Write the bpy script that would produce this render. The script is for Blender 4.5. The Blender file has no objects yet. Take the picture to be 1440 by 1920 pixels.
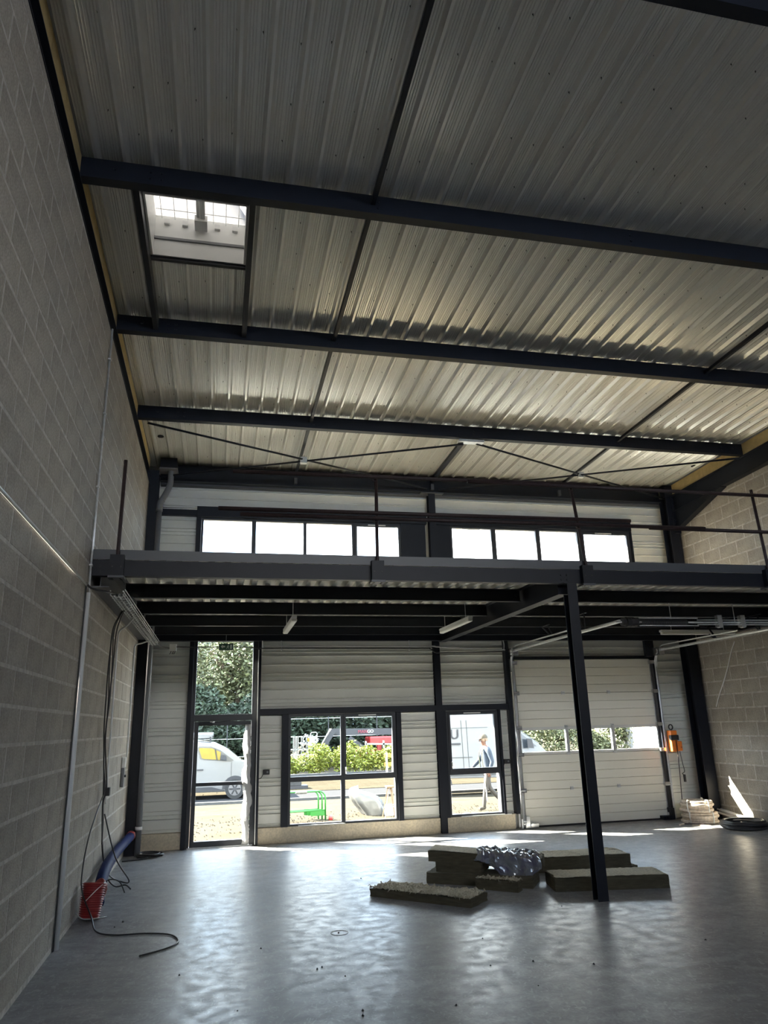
import bpy, math, random
from mathutils import Vector, Matrix
random.seed(7)
R = math.radians
S = bpy.context.scene
COL = S.collection

# ------------------------------------------------------------------ camera
CAM_LOC = Vector((1.435, 0.0, 1.95))
yaw, pit, rol = R(12.943), R(16.5), R(-1.578)
fw = Vector((math.sin(yaw) * math.cos(pit), math.cos(yaw) * math.cos(pit), math.sin(pit)))
rt = Vector((math.cos(yaw), -math.sin(yaw), 0))
up = rt.cross(fw)
rr = math.cos(rol) * rt + math.sin(rol) * up
uu = -math.sin(rol) * rt + math.cos(rol) * up
cd = bpy.data.cameras.new('camera')
cd.sensor_fit = 'VERTICAL'; cd.sensor_height = 36.0; cd.lens = 36.0 * 1348.6 / 1920.0
cd.clip_start = 0.05; cd.clip_end = 500
cam = bpy.data.objects.new('camera', cd); COL.objects.link(cam)
cam.matrix_world = Matrix(((rr.x, uu.x, -fw.x, CAM_LOC.x), (rr.y, uu.y, -fw.y, CAM_LOC.y), (rr.z, uu.z, -fw.z, CAM_LOC.z), (0, 0, 0, 1)))
S.camera = cam

# ------------------------------------------------------------------ world, sun, exposure
W = bpy.data.worlds.new('sky'); S.world = W; W.use_nodes = True
nt = W.node_tree; nt.nodes.clear()
wo = nt.nodes.new('ShaderNodeOutputWorld'); bg = nt.nodes.new('ShaderNodeBackground')
tc = nt.nodes.new('ShaderNodeTexCoord'); nz = nt.nodes.new('ShaderNodeTexNoise'); cr = nt.nodes.new('ShaderNodeValToRGB')
nz.inputs['Scale'].default_value = 3.2; nz.inputs['Detail'].default_value = 5
cr.color_ramp.elements[0].position = 0.42; cr.color_ramp.elements[0].color = (0.50, 0.70, 0.98, 1)
cr.color_ramp.elements[1].position = 0.60; cr.color_ramp.elements[1].color = (1.0, 1.0, 1.0, 1)
nt.links.new(tc.outputs['Generated'], nz.inputs['Vector']); nt.links.new(nz.outputs['Fac'], cr.inputs['Fac'])
nt.links.new(cr.outputs['Color'], bg.inputs['Color']); nt.links.new(bg.outputs['Background'], wo.inputs['Surface'])
bg.inputs['Strength'].default_value = 2.4
sd = bpy.data.lights.new('sun', 'SUN'); sd.energy = 26.0; sd.angle = R(0.53); sd.color = (1.0, 0.90, 0.76)
sun = bpy.data.objects.new('sun', sd); COL.objects.link(sun)
sun.rotation_euler = Vector((-1.22, 0.83, 1.0)).to_track_quat('Z', 'Y').to_euler()
sun.location = (-20, 30, 25)
S.view_settings.view_transform = 'Standard'; S.view_settings.look = 'None'
S.view_settings.gamma = 1.0; S.view_settings.use_curve_mapping = False
S.view_settings.exposure = 2.55
S.cycles.use_denoising = True
S.cycles.max_bounces = 10; S.cycles.diffuse_bounces = 6; S.cycles.glossy_bounces = 4
S.cycles.transparent_max_bounces = 16; S.cycles.caustics_reflective = False; S.cycles.caustics_refractive = False
S.cycles.sample_clamp_indirect = 6.0

# ------------------------------------------------------------------ helpers
WL = {}

def tag(o, label=None, cat=None, group=None, kind=None):
    if label: o['label'] = label
    if cat: o['category'] = cat
    if group: o['group'] = group
    if kind: o['kind'] = kind
    return o

def thing(name, label, cat, loc=(0, 0, 0), group=None, kind=None):
    o = bpy.data.objects.new(name, None); COL.objects.link(o)
    o.location = loc; o.empty_display_size = 0.2; WL[o.name] = Vector(loc)
    return tag(o, label, cat, group, kind)

def link(o, parent=None):
    COL.objects.link(o)
    if parent is not None:
        o.parent = parent; o.location = -WL[parent.name]
    WL[o.name] = Vector((0, 0, 0))
    return o

class MB:
    def __init__(s): s.v = []; s.f = []; s.m = []
    def add(s, vs, fs, mi=0):
        b = len(s.v); s.v += [tuple(p) for p in vs]
        for f in fs: s.f.append([i + b for i in f]); s.m.append(mi)
        return s
    def box(s, x0, y0, z0, x1, y1, z1, mi=0):
        if x0 > x1: x0, x1 = x1, x0
        if y0 > y1: y0, y1 = y1, y0
        if z0 > z1: z0, z1 = z1, z0
        return s.hexa([(x0, y0, z0), (x1, y0, z0), (x1, y1, z0), (x0, y1, z0), (x0, y0, z1), (x1, y0, z1), (x1, y1, z1), (x0, y1, z1)], mi)
    def hexa(s, p, mi=0):
        return s.add(p, [(3, 2, 1, 0), (4, 5, 6, 7), (0, 1, 5, 4), (1, 2, 6, 5), (2, 3, 7, 6), (3, 0, 4, 7)], mi)
    def prism(s, poly, ax, a, b, mi=0):
        n = len(poly)
        def P(q, t):
            return {'x': (t, q[0], q[1]), 'y': (q[0], t, q[1]), 'z': (q[0], q[1], t)}[ax]
        vs = [P(q, a) for q in poly] + [P(q, b) for q in poly]
        fs = [tuple(range(n))[::-1], tuple(range(n, 2 * n))] + [(i, (i + 1) % n, n + (i + 1) % n, n + i) for i in range(n)]
        return s.add(vs, fs, mi)
    def obox(s, c, ax, ay, az, mi=0):
        c, ax, ay, az = map(Vector, (c, ax, ay, az))
        g = [(-1, -1, -1), (1, -1, -1), (1, 1, -1), (-1, 1, -1), (-1, -1, 1), (1, -1, 1), (1, 1, 1), (-1, 1, 1)]
        return s.hexa([c + ax * i + ay * j + az * k for i, j, k in g], mi)
    def bar(s, a, b, w, h, upv=(0, 0, 1), mi=0):
        a, b = Vector(a), Vector(b); d = (b - a); L = d.length; d.normalize()
        sd_ = d.cross(Vector(upv))
        if sd_.length < 1e-4: sd_ = d.cross(Vector((1, 0, 0)))
        sd_.normalize(); u2 = sd_.cross(d)
        return s.obox((a + b) / 2, d * L / 2, sd_ * w / 2, u2 * h / 2, mi)
    def tube(s, pts, r, n=8, mi=0, closed=False, caps=True):
        pts = [Vector(p) for p in pts]; N = len(pts)
        rs = r if isinstance(r, (list, tuple)) else [r] * N
        ring = []; prev = None
        for i, p in enumerate(pts):
            if closed: t = pts[(i + 1) % N] - pts[i - 1]
            else: t = pts[min(i + 1, N - 1)] - pts[max(i - 1, 0)]
            t.normalize()
            if prev is None:
                q = t.cross(Vector((0, 0, 1)))
                if q.length < 0.05: q = t.cross(Vector((1, 0, 0)))
            else:
                q = prev - t * prev.dot(t)
                if q.length < 1e-5: q = t.cross(Vector((0, 0, 1)))
            q.normalize(); prev = q; w = t.cross(q)
            ring.append([p + (q * math.cos(2 * math.pi * k / n) + w * math.sin(2 * math.pi * k / n)) * rs[i] for k in range(n)])
        vs = [v for rg in ring for v in rg]; fs = []
        for i in range(N if closed else N - 1):
            j = (i + 1) % N
            for k in range(n): fs.append((i * n + k, i * n + (k + 1) % n, j * n + (k + 1) % n, j * n + k))
        if caps and not closed:
            fs.append(tuple(range(n))[::-1]); fs.append(tuple(range((N - 1) * n, N * n)))
        return s.add(vs, fs, mi)
    def cyl(s, a, b, r, n=12, mi=0): return s.tube([a, b], r, n, mi)
    def build(s, name, mats, parent=None, smooth=False, bevel=0.0):
        me = bpy.data.meshes.new(name); me.from_pydata(s.v, [], s.f); me.validate()
        for m in (mats if isinstance(mats, (list, tuple)) else [mats]): me.materials.append(m)
        if any(s.m) and len(me.polygons) == len(s.m): me.polygons.foreach_set('material_index', s.m)
        import bmesh
        bm = bmesh.new(); bm.from_mesh(me); bmesh.ops.recalc_face_normals(bm, faces=bm.faces); bm.to_mesh(me); bm.free()
        if smooth:
            for p in me.polygons: p.use_smooth = True
        me.update()
        o = bpy.data.objects.new(name, me); link(o, parent)
        if bevel:
            b = o.modifiers.new('bevel', 'BEVEL'); b.width = bevel; b.segments = 2; b.limit_method = 'ANGLE'
        return o

def inst(src, parent, loc, rot=(0, 0, 0), name=None, scale=None):
    o = src.copy(); COL.objects.link(o)
    if name: o.name = name
    o.parent = parent
    o.location = Vector(loc) - (WL[parent.name] if parent is not None else Vector())
    o.rotation_euler = rot
    if scale: o.scale = scale
    WL[o.name] = Vector(loc)
    return o

def meshobj(name, mb, mats):        # mesh data only, to be shared between alike pieces
    me = bpy.data.meshes.new(name); me.from_pydata(mb.v, [], mb.f)
    for m in (mats if isinstance(mats, (list, tuple)) else [mats]): me.materials.append(m)
    import bmesh
    bm = bmesh.new(); bm.from_mesh(me); bmesh.ops.recalc_face_normals(bm, faces=bm.faces); bm.to_mesh(me); bm.free()
    return me

def place(name, me, parent, loc, rot=(0, 0, 0), scale=(1, 1, 1)):
    o = bpy.data.objects.new(name, me); COL.objects.link(o); o.parent = parent
    o.location = Vector(loc) - (WL[parent.name] if parent is not None else Vector())
    o.rotation_euler = rot; o.scale = scale; WL[o.name] = Vector(loc)
    return o

def smooth_path(pts, k=6):
    P = [Vector(p) for p in pts]; out = []
    for i in range(len(P) - 1):
        p0, p1, p2, p3 = P[max(i - 1, 0)], P[i], P[i + 1], P[min(i + 2, len(P) - 1)]
        for j in range(k):
            t = j / k
            out.append(0.5 * ((2 * p1) + (p2 - p0) * t + (2 * p0 - 5 * p1 + 4 * p2 - p3) * t * t + (3 * p1 - p0 - 3 * p2 + p3) * t ** 3))
    out.append(P[-1]); return out

def i_poly(b, h, tw, tf, c=0.0, z0=0.0):
    # I outline, centred at c, bottom at z0
    return [(c - b / 2, z0), (c + b / 2, z0), (c + b / 2, z0 + tf), (c + tw / 2, z0 + tf), (c + tw / 2, z0 + h - tf), (c + b / 2, z0 + h - tf),
            (c + b / 2, z0 + h), (c - b / 2, z0 + h), (c - b / 2, z0 + h - tf), (c - tw / 2, z0 + h - tf), (c - tw / 2, z0 + tf), (c - b / 2, z0 + tf)]

# ------------------------------------------------------------------ materials
def mat(name, col, rough=0.5, metal=0.0, n1=None, n2=None, bump=None, col2=None, spec=None, island=0.0, rvar=None, aniso=None):
    """col2: second colour mixed by noise n1=(scale, lo, hi); n2: value noise (scale, amount); bump=(scale, strength)"""
    m = bpy.data.materials.new(name); m.use_nodes = True
    t = m.node_tree; b = t.nodes['Principled BSDF']
    b.inputs['Roughness'].default_value = rough; b.inputs['Metallic'].default_value = metal
    if spec is not None: b.inputs['Specular IOR Level'].default_value = spec
    co = t.nodes.new('ShaderNodeTexCoord'); src = None
    mp = t.nodes.new('ShaderNodeMapping'); t.links.new(co.outputs['Object'], mp.inputs['Vector'])
    if aniso: mp.inputs['Scale'].default_value = aniso
    def noise(scale, detail=6):
        n = t.nodes.new('ShaderNodeTexNoise'); n.inputs['Scale'].default_value = scale; n.inputs['Detail'].default_value = detail
        t.links.new(mp.outputs['Vector'], n.inputs['Vector']); return n
    if col2 and n1:
        n = noise(n1[0]); r = t.nodes.new('ShaderNodeMapRange')
        r.inputs['From Min'].default_value = n1[1]; r.inputs['From Max'].default_value = n1[2]
        mx = t.nodes.new('ShaderNodeMix'); mx.data_type = 'RGBA'
        mx.inputs['A'].default_value = (*col, 1); mx.inputs['B'].default_value = (*col2, 1)
        t.links.new(n.outputs['Fac'], r.inputs['Value']); t.links.new(r.outputs['Result'], mx.inputs['Factor']); src = mx.outputs['Result']
    if n2 or island:
        hs = t.nodes.new('ShaderNodeHueSaturation')
        if src: t.links.new(src, hs.inputs['Color'])
        else: hs.inputs['Color'].default_value = (*col, 1)
        if n2:
            n = noise(n2[0]); r = t.nodes.new('ShaderNodeMapRange')
            r.inputs['From Min'].default_value = 0.3; r.inputs['From Max'].default_value = 0.7
            r.inputs['To Min'].default_value = 1 - n2[1]; r.inputs['To Max'].default_value = 1 + n2[1]
            t.links.new(n.outputs['Fac'], r.inputs['Value']); val = r.outputs['Result']
        if island:
            oi = t.nodes.new('ShaderNodeObjectInfo') if island < 0 else t.nodes.new('ShaderNodeNewGeometry')
            r2 = t.nodes.new('ShaderNodeMapRange'); a = abs(island)
            r2.inputs['To Min'].default_value = 1 - a; r2.inputs['To Max'].default_value = 1 + a
            t.links.new(oi.outputs['Random' if island < 0 else 'Random Per Island'], r2.inputs['Value'])
            if n2:
                mm = t.nodes.new('ShaderNodeMath'); mm.operation = 'MULTIPLY'
                t.links.new(val, mm.inputs[0]); t.links.new(r2.outputs['Result'], mm.inputs[1]); val = mm.outputs['Value']
            else: val = r2.outputs['Result']
        t.links.new(val, hs.inputs['Value']); src = hs.outputs['Color']
    if src: t.links.new(src, b.inputs['Base Color'])
    else: b.inputs['Base Color'].default_value = (*col, 1)
    if rvar:
        n = noise(rvar[0]); r = t.nodes.new('ShaderNodeMapRange')
        r.inputs['From Min'].default_value = 0.35; r.inputs['From Max'].default_value = 0.65
        r.inputs['To Min'].default_value = rvar[1]; r.inputs['To Max'].default_value = rvar[2]
        t.links.new(n.outputs['Fac'], r.inputs['Value']); t.links.new(r.outputs['Result'], b.inputs['Roughness'])
    if bump:
        n = noise(bump[0], 8); bp = t.nodes.new('ShaderNodeBump'); bp.inputs['Strength'].default_value = bump[1]; bp.inputs['Distance'].default_value = 0.02
        t.links.new(n.outputs['Fac'], bp.inputs['Height']); t.links.new(bp.outputs['Normal'], b.inputs['Normal'])
    return m

def glass_mat(name, tint=(0.93, 0.96, 0.95), refl=0.10):
    m = bpy.data.materials.new(name); m.use_nodes = True; t = m.node_tree; t.nodes.clear()
    o = t.nodes.new('ShaderNodeOutputMaterial'); mx = t.nodes.new('ShaderNodeMixShader')
    tr = t.nodes.new('ShaderNodeBsdfTransparent'); gl = t.nodes.new('ShaderNodeBsdfGlossy')
    tr.inputs['Color'].default_value = (*tint, 1); gl.inputs['Roughness'].default_value = 0.02
    lw = t.nodes.new('ShaderNodeLayerWeight'); pw = t.nodes.new('ShaderNodeMath'); pw.operation = 'POWER'; pw.inputs[1].default_value = 2.4
    ma = t.nodes.new('ShaderNodeMath'); ma.operation = 'MULTIPLY_ADD'; ma.inputs[1].default_value = 0.5; ma.inputs[2].default_value = 0.02
    t.links.new(lw.outputs['Facing'], pw.inputs[0]); t.links.new(pw.outputs['Value'], ma.inputs[0])
    t.links.new(ma.outputs['Value'], mx.inputs['Fac']); t.links.new(tr.outputs['BSDF'], mx.inputs[1]); t.links.new(gl.outputs['BSDF'], mx.inputs[2])
    t.links.new(mx.outputs['Shader'], o.inputs['Surface']); return m

def film_mat(name, col, trans=0.5):
    m = bpy.data.materials.new(name); m.use_nodes = True; t = m.node_tree; t.nodes.clear()
    o = t.nodes.new('ShaderNodeOutputMaterial'); mx = t.nodes.new('ShaderNodeMixShader'); mx.inputs['Fac'].default_value = trans
    d = t.nodes.new('ShaderNodeBsdfPrincipled'); d.inputs['Base Color'].default_value = (*col, 1); d.inputs['Roughness'].default_value = 0.25
    tr = t.nodes.new('ShaderNodeBsdfTranslucent'); tr.inputs['Color'].default_value = (*col, 1)
    t.links.new(d.outputs['BSDF'], mx.inputs[1]); t.links.new(tr.outputs['BSDF'], mx.inputs[2]); t.links.new(mx.outputs['Shader'], o.inputs['Surface']); return m

def floor_mat():
    m = mat('floor_concrete', (0.205, 0.204, 0.208), 0.4, n1=(0.8, 0.35, 0.65), col2=(0.285, 0.283, 0.287), n2=(9.0, 0.12), rvar=(8.0, 0.30, 0.44), spec=0.30)
    t = m.node_tree; b = t.nodes['Principled BSDF']
    co = t.nodes.new('ShaderNodeTexCoord')
    def layer(src, scale, rot, ns, dist, lo, hi, amt, colr):
        mp = t.nodes.new('ShaderNodeMapping'); mp.inputs['Scale'].default_value = scale; mp.inputs['Rotation'].default_value = (0, 0, rot)
        n = t.nodes.new('ShaderNodeTexNoise'); n.inputs['Scale'].default_value = ns; n.inputs['Detail'].default_value = 10; n.inputs['Distortion'].default_value = dist
        t.links.new(co.outputs['Object'], mp.inputs['Vector']); t.links.new(mp.outputs['Vector'], n.inputs['Vector'])
        r = t.nodes.new('ShaderNodeMapRange'); r.inputs['From Min'].default_value = lo; r.inputs['From Max'].default_value = hi
        r.inputs['To Min'].default_value = 0.0; r.inputs['To Max'].default_value = amt
        t.links.new(n.outputs['Fac'], r.inputs['Value'])
        mx = t.nodes.new('ShaderNodeMix'); mx.data_type = 'RGBA'; mx.inputs['B'].default_value = (*colr, 1)
        t.links.new(src, mx.inputs['A']); t.links.new(r.outputs['Result'], mx.inputs['Factor']); return mx.outputs['Result']
    c = b.inputs['Base Color'].links[0].from_socket
    c = layer(c, (1, 2.0, 1), 0.35, 0.9, 1.0, 0.40, 0.68, 0.60, (0.19, 0.185, 0.185))      # damp looking clouds
    c = layer(c, (1.4, 2.2, 1), 0.5, 5.0, 1.0, 0.42, 0.66, 0.50, (0.15, 0.15, 0.16))          # trowel marks
    c = layer(c, (1.0, 1.8, 1), -0.45, 1.3, 1.5, 0.48, 0.72, 0.50, (0.46, 0.46, 0.475))      # pale dusty scratches
    c = layer(c, (1, 1.5, 1), 0.9, 15.0, 2.0, 0.46, 0.60, 0.40, (0.15, 0.15, 0.155))       # fine scribbled trowel texture
    c = layer(c, (1.6, 1, 1), -0.7, 9.0, 2.5, 0.55, 0.68, 0.40, (0.50, 0.50, 0.51))        # pale scuffs
    t.links.new(c, b.inputs['Base Color'])
    return m

M = {}
M['floor'] = floor_mat()
M['steel'] = mat('anthracite_steel', (0.0075, 0.0095, 0.016), 0.45, n2=(5, 0.15), spec=0.3)
M['alu'] = mat('anthracite_aluminium', (0.030, 0.033, 0.040), 0.45)
M['trim'] = mat('grey_edge_trim', (0.075, 0.08, 0.09), 0.4)
M['deck'] = mat('galvanised_deck', (0.79, 0.785, 0.755), 0.27, metal=0.42)
M['mezz_deck'] = mat('galvanised_mezzanine_deck', (0.80, 0.77, 0.69), 0.4)
M['mortar'] = mat('mortar', (0.50, 0.47, 0.425), 0.9, n2=(14, 0.25), bump=(60, 0.5))
M['block'] = mat('concrete_block', (0.33, 0.295, 0.25), 0.92, n1=(3.0, 0.35, 0.7), col2=(0.42, 0.38, 0.325), n2=(70, 0.22), bump=(90, 0.6), island=-0.07)
M['tray'] = mat('grey_cladding_tray', (0.74, 0.74, 0.685), 0.42, n2=(2, 0.05))
M['plinth'] = mat('cast_concrete', (0.66, 0.57, 0.42), 0.85, n1=(4, 0.3, 0.7), col2=(0.52, 0.46, 0.36), n2=(30, 0.15), bump=(50, 0.3))
M['panel'] = mat('white_sectional_panel', (0.84, 0.82, 0.74), 0.4)
M['galv'] = mat('galvanised_steel', (0.66, 0.67, 0.68), 0.3, metal=0.5, n2=(20, 0.12))
M['chrome'] = mat('bright_steel', (0.75, 0.76, 0.78), 0.2, metal=0.9)
M['black'] = mat('black_rubber', (0.015, 0.015, 0.017), 0.5)
M['wool'] = mat('mineral_wool', (0.62, 0.47, 0.22), 0.95, n1=(10, 0.3, 0.7), col2=(0.50, 0.37, 0.17), bump=(60, 0.8))
M['slab'] = mat('mineral_wool_slab', (0.17, 0.145, 0.09), 0.95, n1=(8, 0.3, 0.7), col2=(0.11, 0.095, 0.06), bump=(90, 0.9), aniso=(1, 1, 6))
M['fluff'] = mat('frayed_wool', (0.52, 0.47, 0.36), 0.95, n2=(40, 0.25), bump=(60, 0.8))
M['glass'] = glass_mat('window_glass')
M['pvc'] = mat('grey_pvc', (0.17, 0.175, 0.185), 0.4)
M['conduit'] = mat('light_grey_conduit', (0.66, 0.66, 0.65), 0.35)
M['white'] = mat('white_plastic', (0.72, 0.72, 0.70), 0.4)
M['rust'] = mat('rusty_primer_steel', (0.028, 0.015, 0.016), 0.6, n2=(20, 0.35))
M['red'] = mat('red_corrugated_plastic', (0.24, 0.022, 0.022), 0.4)
M['blue'] = mat('blue_plastic_duct', (0.004, 0.012, 0.07), 0.6, spec=0.08)
M['orange'] = mat('orange_plastic', (0.75, 0.20, 0.03), 0.4)
M['cable'] = mat('black_cable', (0.02, 0.02, 0.022), 0.4)
M['greycable'] = mat('grey_cable', (0.30, 0.30, 0.30), 0.4)
M['diffuser'] = mat('opal_diffuser', (0.78, 0.76, 0.70), 0.35)
M['coil'] = mat('cream_pipe_wrap', (0.62, 0.52, 0.42), 0.6, n2=(25, 0.25))
# ------------------------------------------------------------------ dimensions of the hall
WX = 11.25            # inner face of the right-hand block wall
YF = 13.875           # plinth and window plane of the facade
YB = -7.0             # rear wall
Z0, SL = 7.298, 0.027
def zd(y): return Z0 - SL * y            # underside of the roof deck
PUR = [-4.52, -1.9, 0.72, 3.345, 5.968, 8.591, 11.178]
DP = 0.218                               # purlin depth

# ------------------------------------------------------------------ floor
mb = MB(); mb.box(-0.2, YB - 0.2, -0.15, WX + 0.2, 14.18, 0.0)
tag(mb.build('floor', M['floor']), 'smooth grey concrete slab floor of the hall', 'floor', kind='structure')

# ------------------------------------------------------------------ block walls
def block_mesh(L, H, dep=0.05):
    b = MB(); c = 0.005
    x0, x1, z0, z1 = -L / 2, L / 2, -H / 2, H / 2
    vs = [(x0, 0, z0), (x1, 0, z0), (x1, 0, z1), (x0, 0, z1),
          (x0, -dep + c, z0), (x1, -dep + c, z0), (x1, -dep + c, z1), (x0, -dep + c, z1),
          (x0 + c, -dep, z0 + c), (x1 - c, -dep, z0 + c), (x1 - c, -dep, z1 - c), (x0 + c, -dep, z1 - c)]
    fs = [(0, 1, 2, 3)] + [(i, (i + 1) % 4, 4 + (i + 1) % 4, 4 + i) for i in range(4)] + [(4 + i, 4 + (i + 1) % 4, 8 + (i + 1) % 4, 8 + i) for i in range(4)] + [(8, 9, 10, 11)]
    return b.add(vs, fs)

def block_wall(name, label, xface, side, dl, dh, yph, zph, zrow0, y_lo, y_hi, vis):
    """side=+1: wall whose face looks to +X"""
    root = MB()
    th = 0.2
    a, b_ = (xface - th, xface - 0.0035) if side > 0 else (xface + 0.0035, xface + th)
    lim = (lambda y: zd(y) - 0.455) if side > 0 else (lambda y: zd(y) + 0.05)     # the left wall stops under its rafter
    root.hexa([(a, YB - 0.2, -0.1), (b_, YB - 0.2, -0.1), (b_, 14.18, -0.1), (a, 14.18, -0.1),
               (a, YB - 0.2, lim(YB - 0.2)), (b_, YB - 0.2, lim(YB - 0.2)), (b_, 14.18, lim(14.18)), (a, 14.18, lim(14.18))])
    if side > 0: root.hexa([(a, YB - 0.2, lim(YB - 0.2)), (a + 0.04, YB - 0.2, lim(YB - 0.2)), (a + 0.04, 14.18, lim(14.18)), (a, 14.18, lim(14.18)),
               (a, YB - 0.2, zd(YB) + 0.1), (a + 0.04, YB - 0.2, zd(YB) + 0.1), (a + 0.04, 14.18, zd(14.18) + 0.1), (a, 14.18, zd(14.18) + 0.1)])
    wall = tag(root.build(name, M['mortar']), label, 'wall', kind='structure')
    spots = []; cut = []
    nrow = int((7.5 - zph) / dh) + 1
    for k in range(-1, nrow):
        zc = zph + (k + 0.5) * dh
        off = yph + (0.5 * dl if (k - zrow0) % 2 else 0)
        y = off - math.ceil((off - YB) / dl) * dl
        while y < 13.95:
            yc = y + dl / 2
            top = min(lim(yc) - 0.008, zd(yc) - 0.05)
            if YB < yc < 13.85 and zc - dh / 2 > -0.1:
                if zc + dh / 2 < top: spots.append((yc, zc))
                elif zc - dh / 2 + 0.05 < top: cut.append((yc, zc, (top - (zc - dh / 2)) / dh))
            y += dl
    def rank(s):
        if not vis(*s): return -1
        return 1.0 / ((s[0] - CAM_LOC.y) ** 2 + (s[1] - CAM_LOC.z) ** 2 + (xface - CAM_LOC.x) ** 2)
    spots.sort(key=rank, reverse=True)
    J = 0.020
    me = meshobj('block', block_mesh(dl - J, dh - J), M['block'])
    rest = MB(); rb = block_mesh(dl - J, dh - J)
    rnd = random.Random(3)
    rz = R(90) if side > 0 else R(-90)
    for i, (y, z) in enumerate(spots):
        dx = rnd.uniform(-0.002, 0.0) * side
        # the block's depth sits in the wall, its face stands 1 cm in front of the mortar bed
        loc = (xface + dx - side * 0.050, y, z)
        if i < 300 and rank((y, z)) > 0:
            o = place('block', me, wall, loc, (rnd.uniform(-0.004, 0.004), 0, rz), (rnd.uniform(0.985, 1.0), 1, rnd.uniform(0.97, 1.0)))
        else:
            ca, sa = math.cos(rz), math.sin(rz)
            rest.add([(loc[0] + ca * v[0] - sa * v[1], loc[1] + sa * v[0] + ca * v[1], loc[2] + v[2]) for v in rb.v], rb.f)
    for (y, z, k) in cut:
        ca, sa = math.cos(rz), math.sin(rz); zc = z - dh / 2 + k * dh / 2; x_ = xface - side * 0.050
        rest.add([(x_ + ca * v[0] - sa * v[1], y + sa * v[0] + ca * v[1], zc + v[2] * k) for v in rb.v], rb.f)
    o = rest.build('far_blocks', M['block_far'], wall); o['kind'] = 'stuff'
    return wall
M['block_far'] = mat('concrete_block_joined', (0.33, 0.295, 0.25), 0.92, n1=(3.0, 0.35, 0.7), col2=(0.42, 0.38, 0.325), n2=(70, 0.22), bump=(90, 0.6), island=0.07)

block_wall('wall_left', 'tall grey concrete block wall along the left side', 0.0, 1, 0.53, 0.264, 5.75, 0.036, 8, YB, 14, lambda y, z: y > 3.3 and y * 0.25 < 8)
block_wall('wall_right', 'grey concrete block wall along the right side', WX, -1, 0.512, 0.262, 12.921, 0.0, 5, YB, 14, lambda y, z: y > 8.0)
# open band added high in the unseen rear wall to brighten the hall
mb = MB(); mb.box(-0.2, YB - 0.2, -0.1, WX + 0.2, YB, 5.6); mb.box(-0.2, YB - 0.2, 5.6, 0.4, YB, 7.6); mb.box(10.85, YB - 0.2, 5.6, WX + 0.2, YB, 7.6); mb.box(0.4, YB - 0.2, 7.2, 10.85, YB, 7.6)
tag(mb.build('wall_back', M['block_far']), 'plain block wall at the rear of the hall with an added opening for fill light', 'wall', kind='structure')

# ------------------------------------------------------------------ facade
OPEN = [(0.96, 2.125, 0.0, 3.60), (2.715, 4.745, 0.26, 2.18), (5.74, 6.81, 0.27, 2.18), (7.22, 10.34, 0.0, 3.17),
        (0.985, 4.96, 5.17, 5.925), (6.04, 10.20, 5.17, 5.925)]
xs = sorted({-0.2, WX + 0.2} | {v for o in OPEN for v in o[:2]}); zs = sorted({-0.1, 7.15} | {v for o in OPEN for v in o[2:]})
mb = MB()
for i in range(len(xs) - 1):
    for j in range(len(zs) - 1):
        cx, cz = (xs[i] + xs[i + 1]) / 2, (zs[j] + zs[j + 1]) / 2
        if not any(o[0] < cx < o[1] and o[2] < cz < o[3] for o in OPEN):
            mb.box(xs[i], 14.02, zs[j], xs[i + 1], 14.16, zs[j + 1])
wf = tag(mb.build('wall_front', M['tray']), 'front wall clad inside with ribbed grey metal trays', 'wall', kind='structure')

def tray_profile(z0, z1):
    """inner face profile of one cladding tray between two joints, (y, z); joint at z0+0.065, slim rib in the middle"""
    yb = 13.962
    return [(yb + 0.05, z0), (yb, z0 + 0.001), (yb, z0 + 0.055), (yb - 0.022, z0 + 0.060), (yb - 0.022, z0 + 0.066), (yb, z0 + 0.072),
            (yb, z0 + 0.118), (yb - 0.022, z0 + 0.123), (yb - 0.022, z0 + 0.129), (yb, z0 + 0.135),
            (yb, z0 + 0.284), (yb - 0.018, z0 + 0.289), (yb - 0.018, z0 + 0.296), (yb, z0 + 0.302),
            (yb, z1 - 0.014), (yb - 0.024, z1 - 0.012), (yb - 0.024, z1 - 0.006), (yb + 0.05, z1 - 0.003)]

def clip_poly(poly, zlo, zhi):
    def clip(pl, lim, keep_above):
        out = []
        for i in range(len(pl)):
            a, b = pl[i - 1], pl[i]
            ia = (a[1] >= lim) if keep_above else (a[1] <= lim); ib = (b[1] >= lim) if keep_above else (b[1] <= lim)
            if ia != ib:
                t = (lim - a[1]) / (b[1] - a[1]); out.append((a[0] + t * (b[0] - a[0]), lim))
            if ib: out.append(b)
        return out
    p = clip(poly, zlo, True)
    return clip(p, zhi, False) if len(p) > 2 else p

TP, TZ = 0.463, 2.931 - 0.129        # tray height and datum
def bay(x0, x1, zlo, zhi):
    k0 = math.floor((zlo - TZ) / TP); k1 = math.ceil((zhi - TZ) / TP)
    for k in range(k0, k1):
        a, b = TZ + k * TP, TZ + (k + 1) * TP
        if b - 0.02 < zlo or a + 0.02 > zhi: continue
        poly = clip_poly(tray_profile(a, b), zlo, zhi)
        if len(poly) > 3: MB().prism(poly, 'x', x0, x1).build('cladding_tray', M['tray'], wf)
bay(0.02, 0.88, 0.27, 3.60); bay(2.19, 2.59, 0.27, 2.19); bay(4.84, 5.55, 0.27, 2.19); bay(2.19, 5.55, 2.28, 3.60)
bay(5.66, 7.03, 2.28, 3.60); bay(6.86, 7.03, 0.27, 2.19); bay(10.42, 11.23, 0.02, 3.60); bay(7.12, 10.40, 3.22, 3.60)
bay(0.02, 11.23, 3.9, 5.12); bay(0.02, 0.89, 5.12, 5.95); bay(0.02, 11.23, 6.13, 6.68); bay(10.24, 11.23, 5.12, 6.13)
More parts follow.
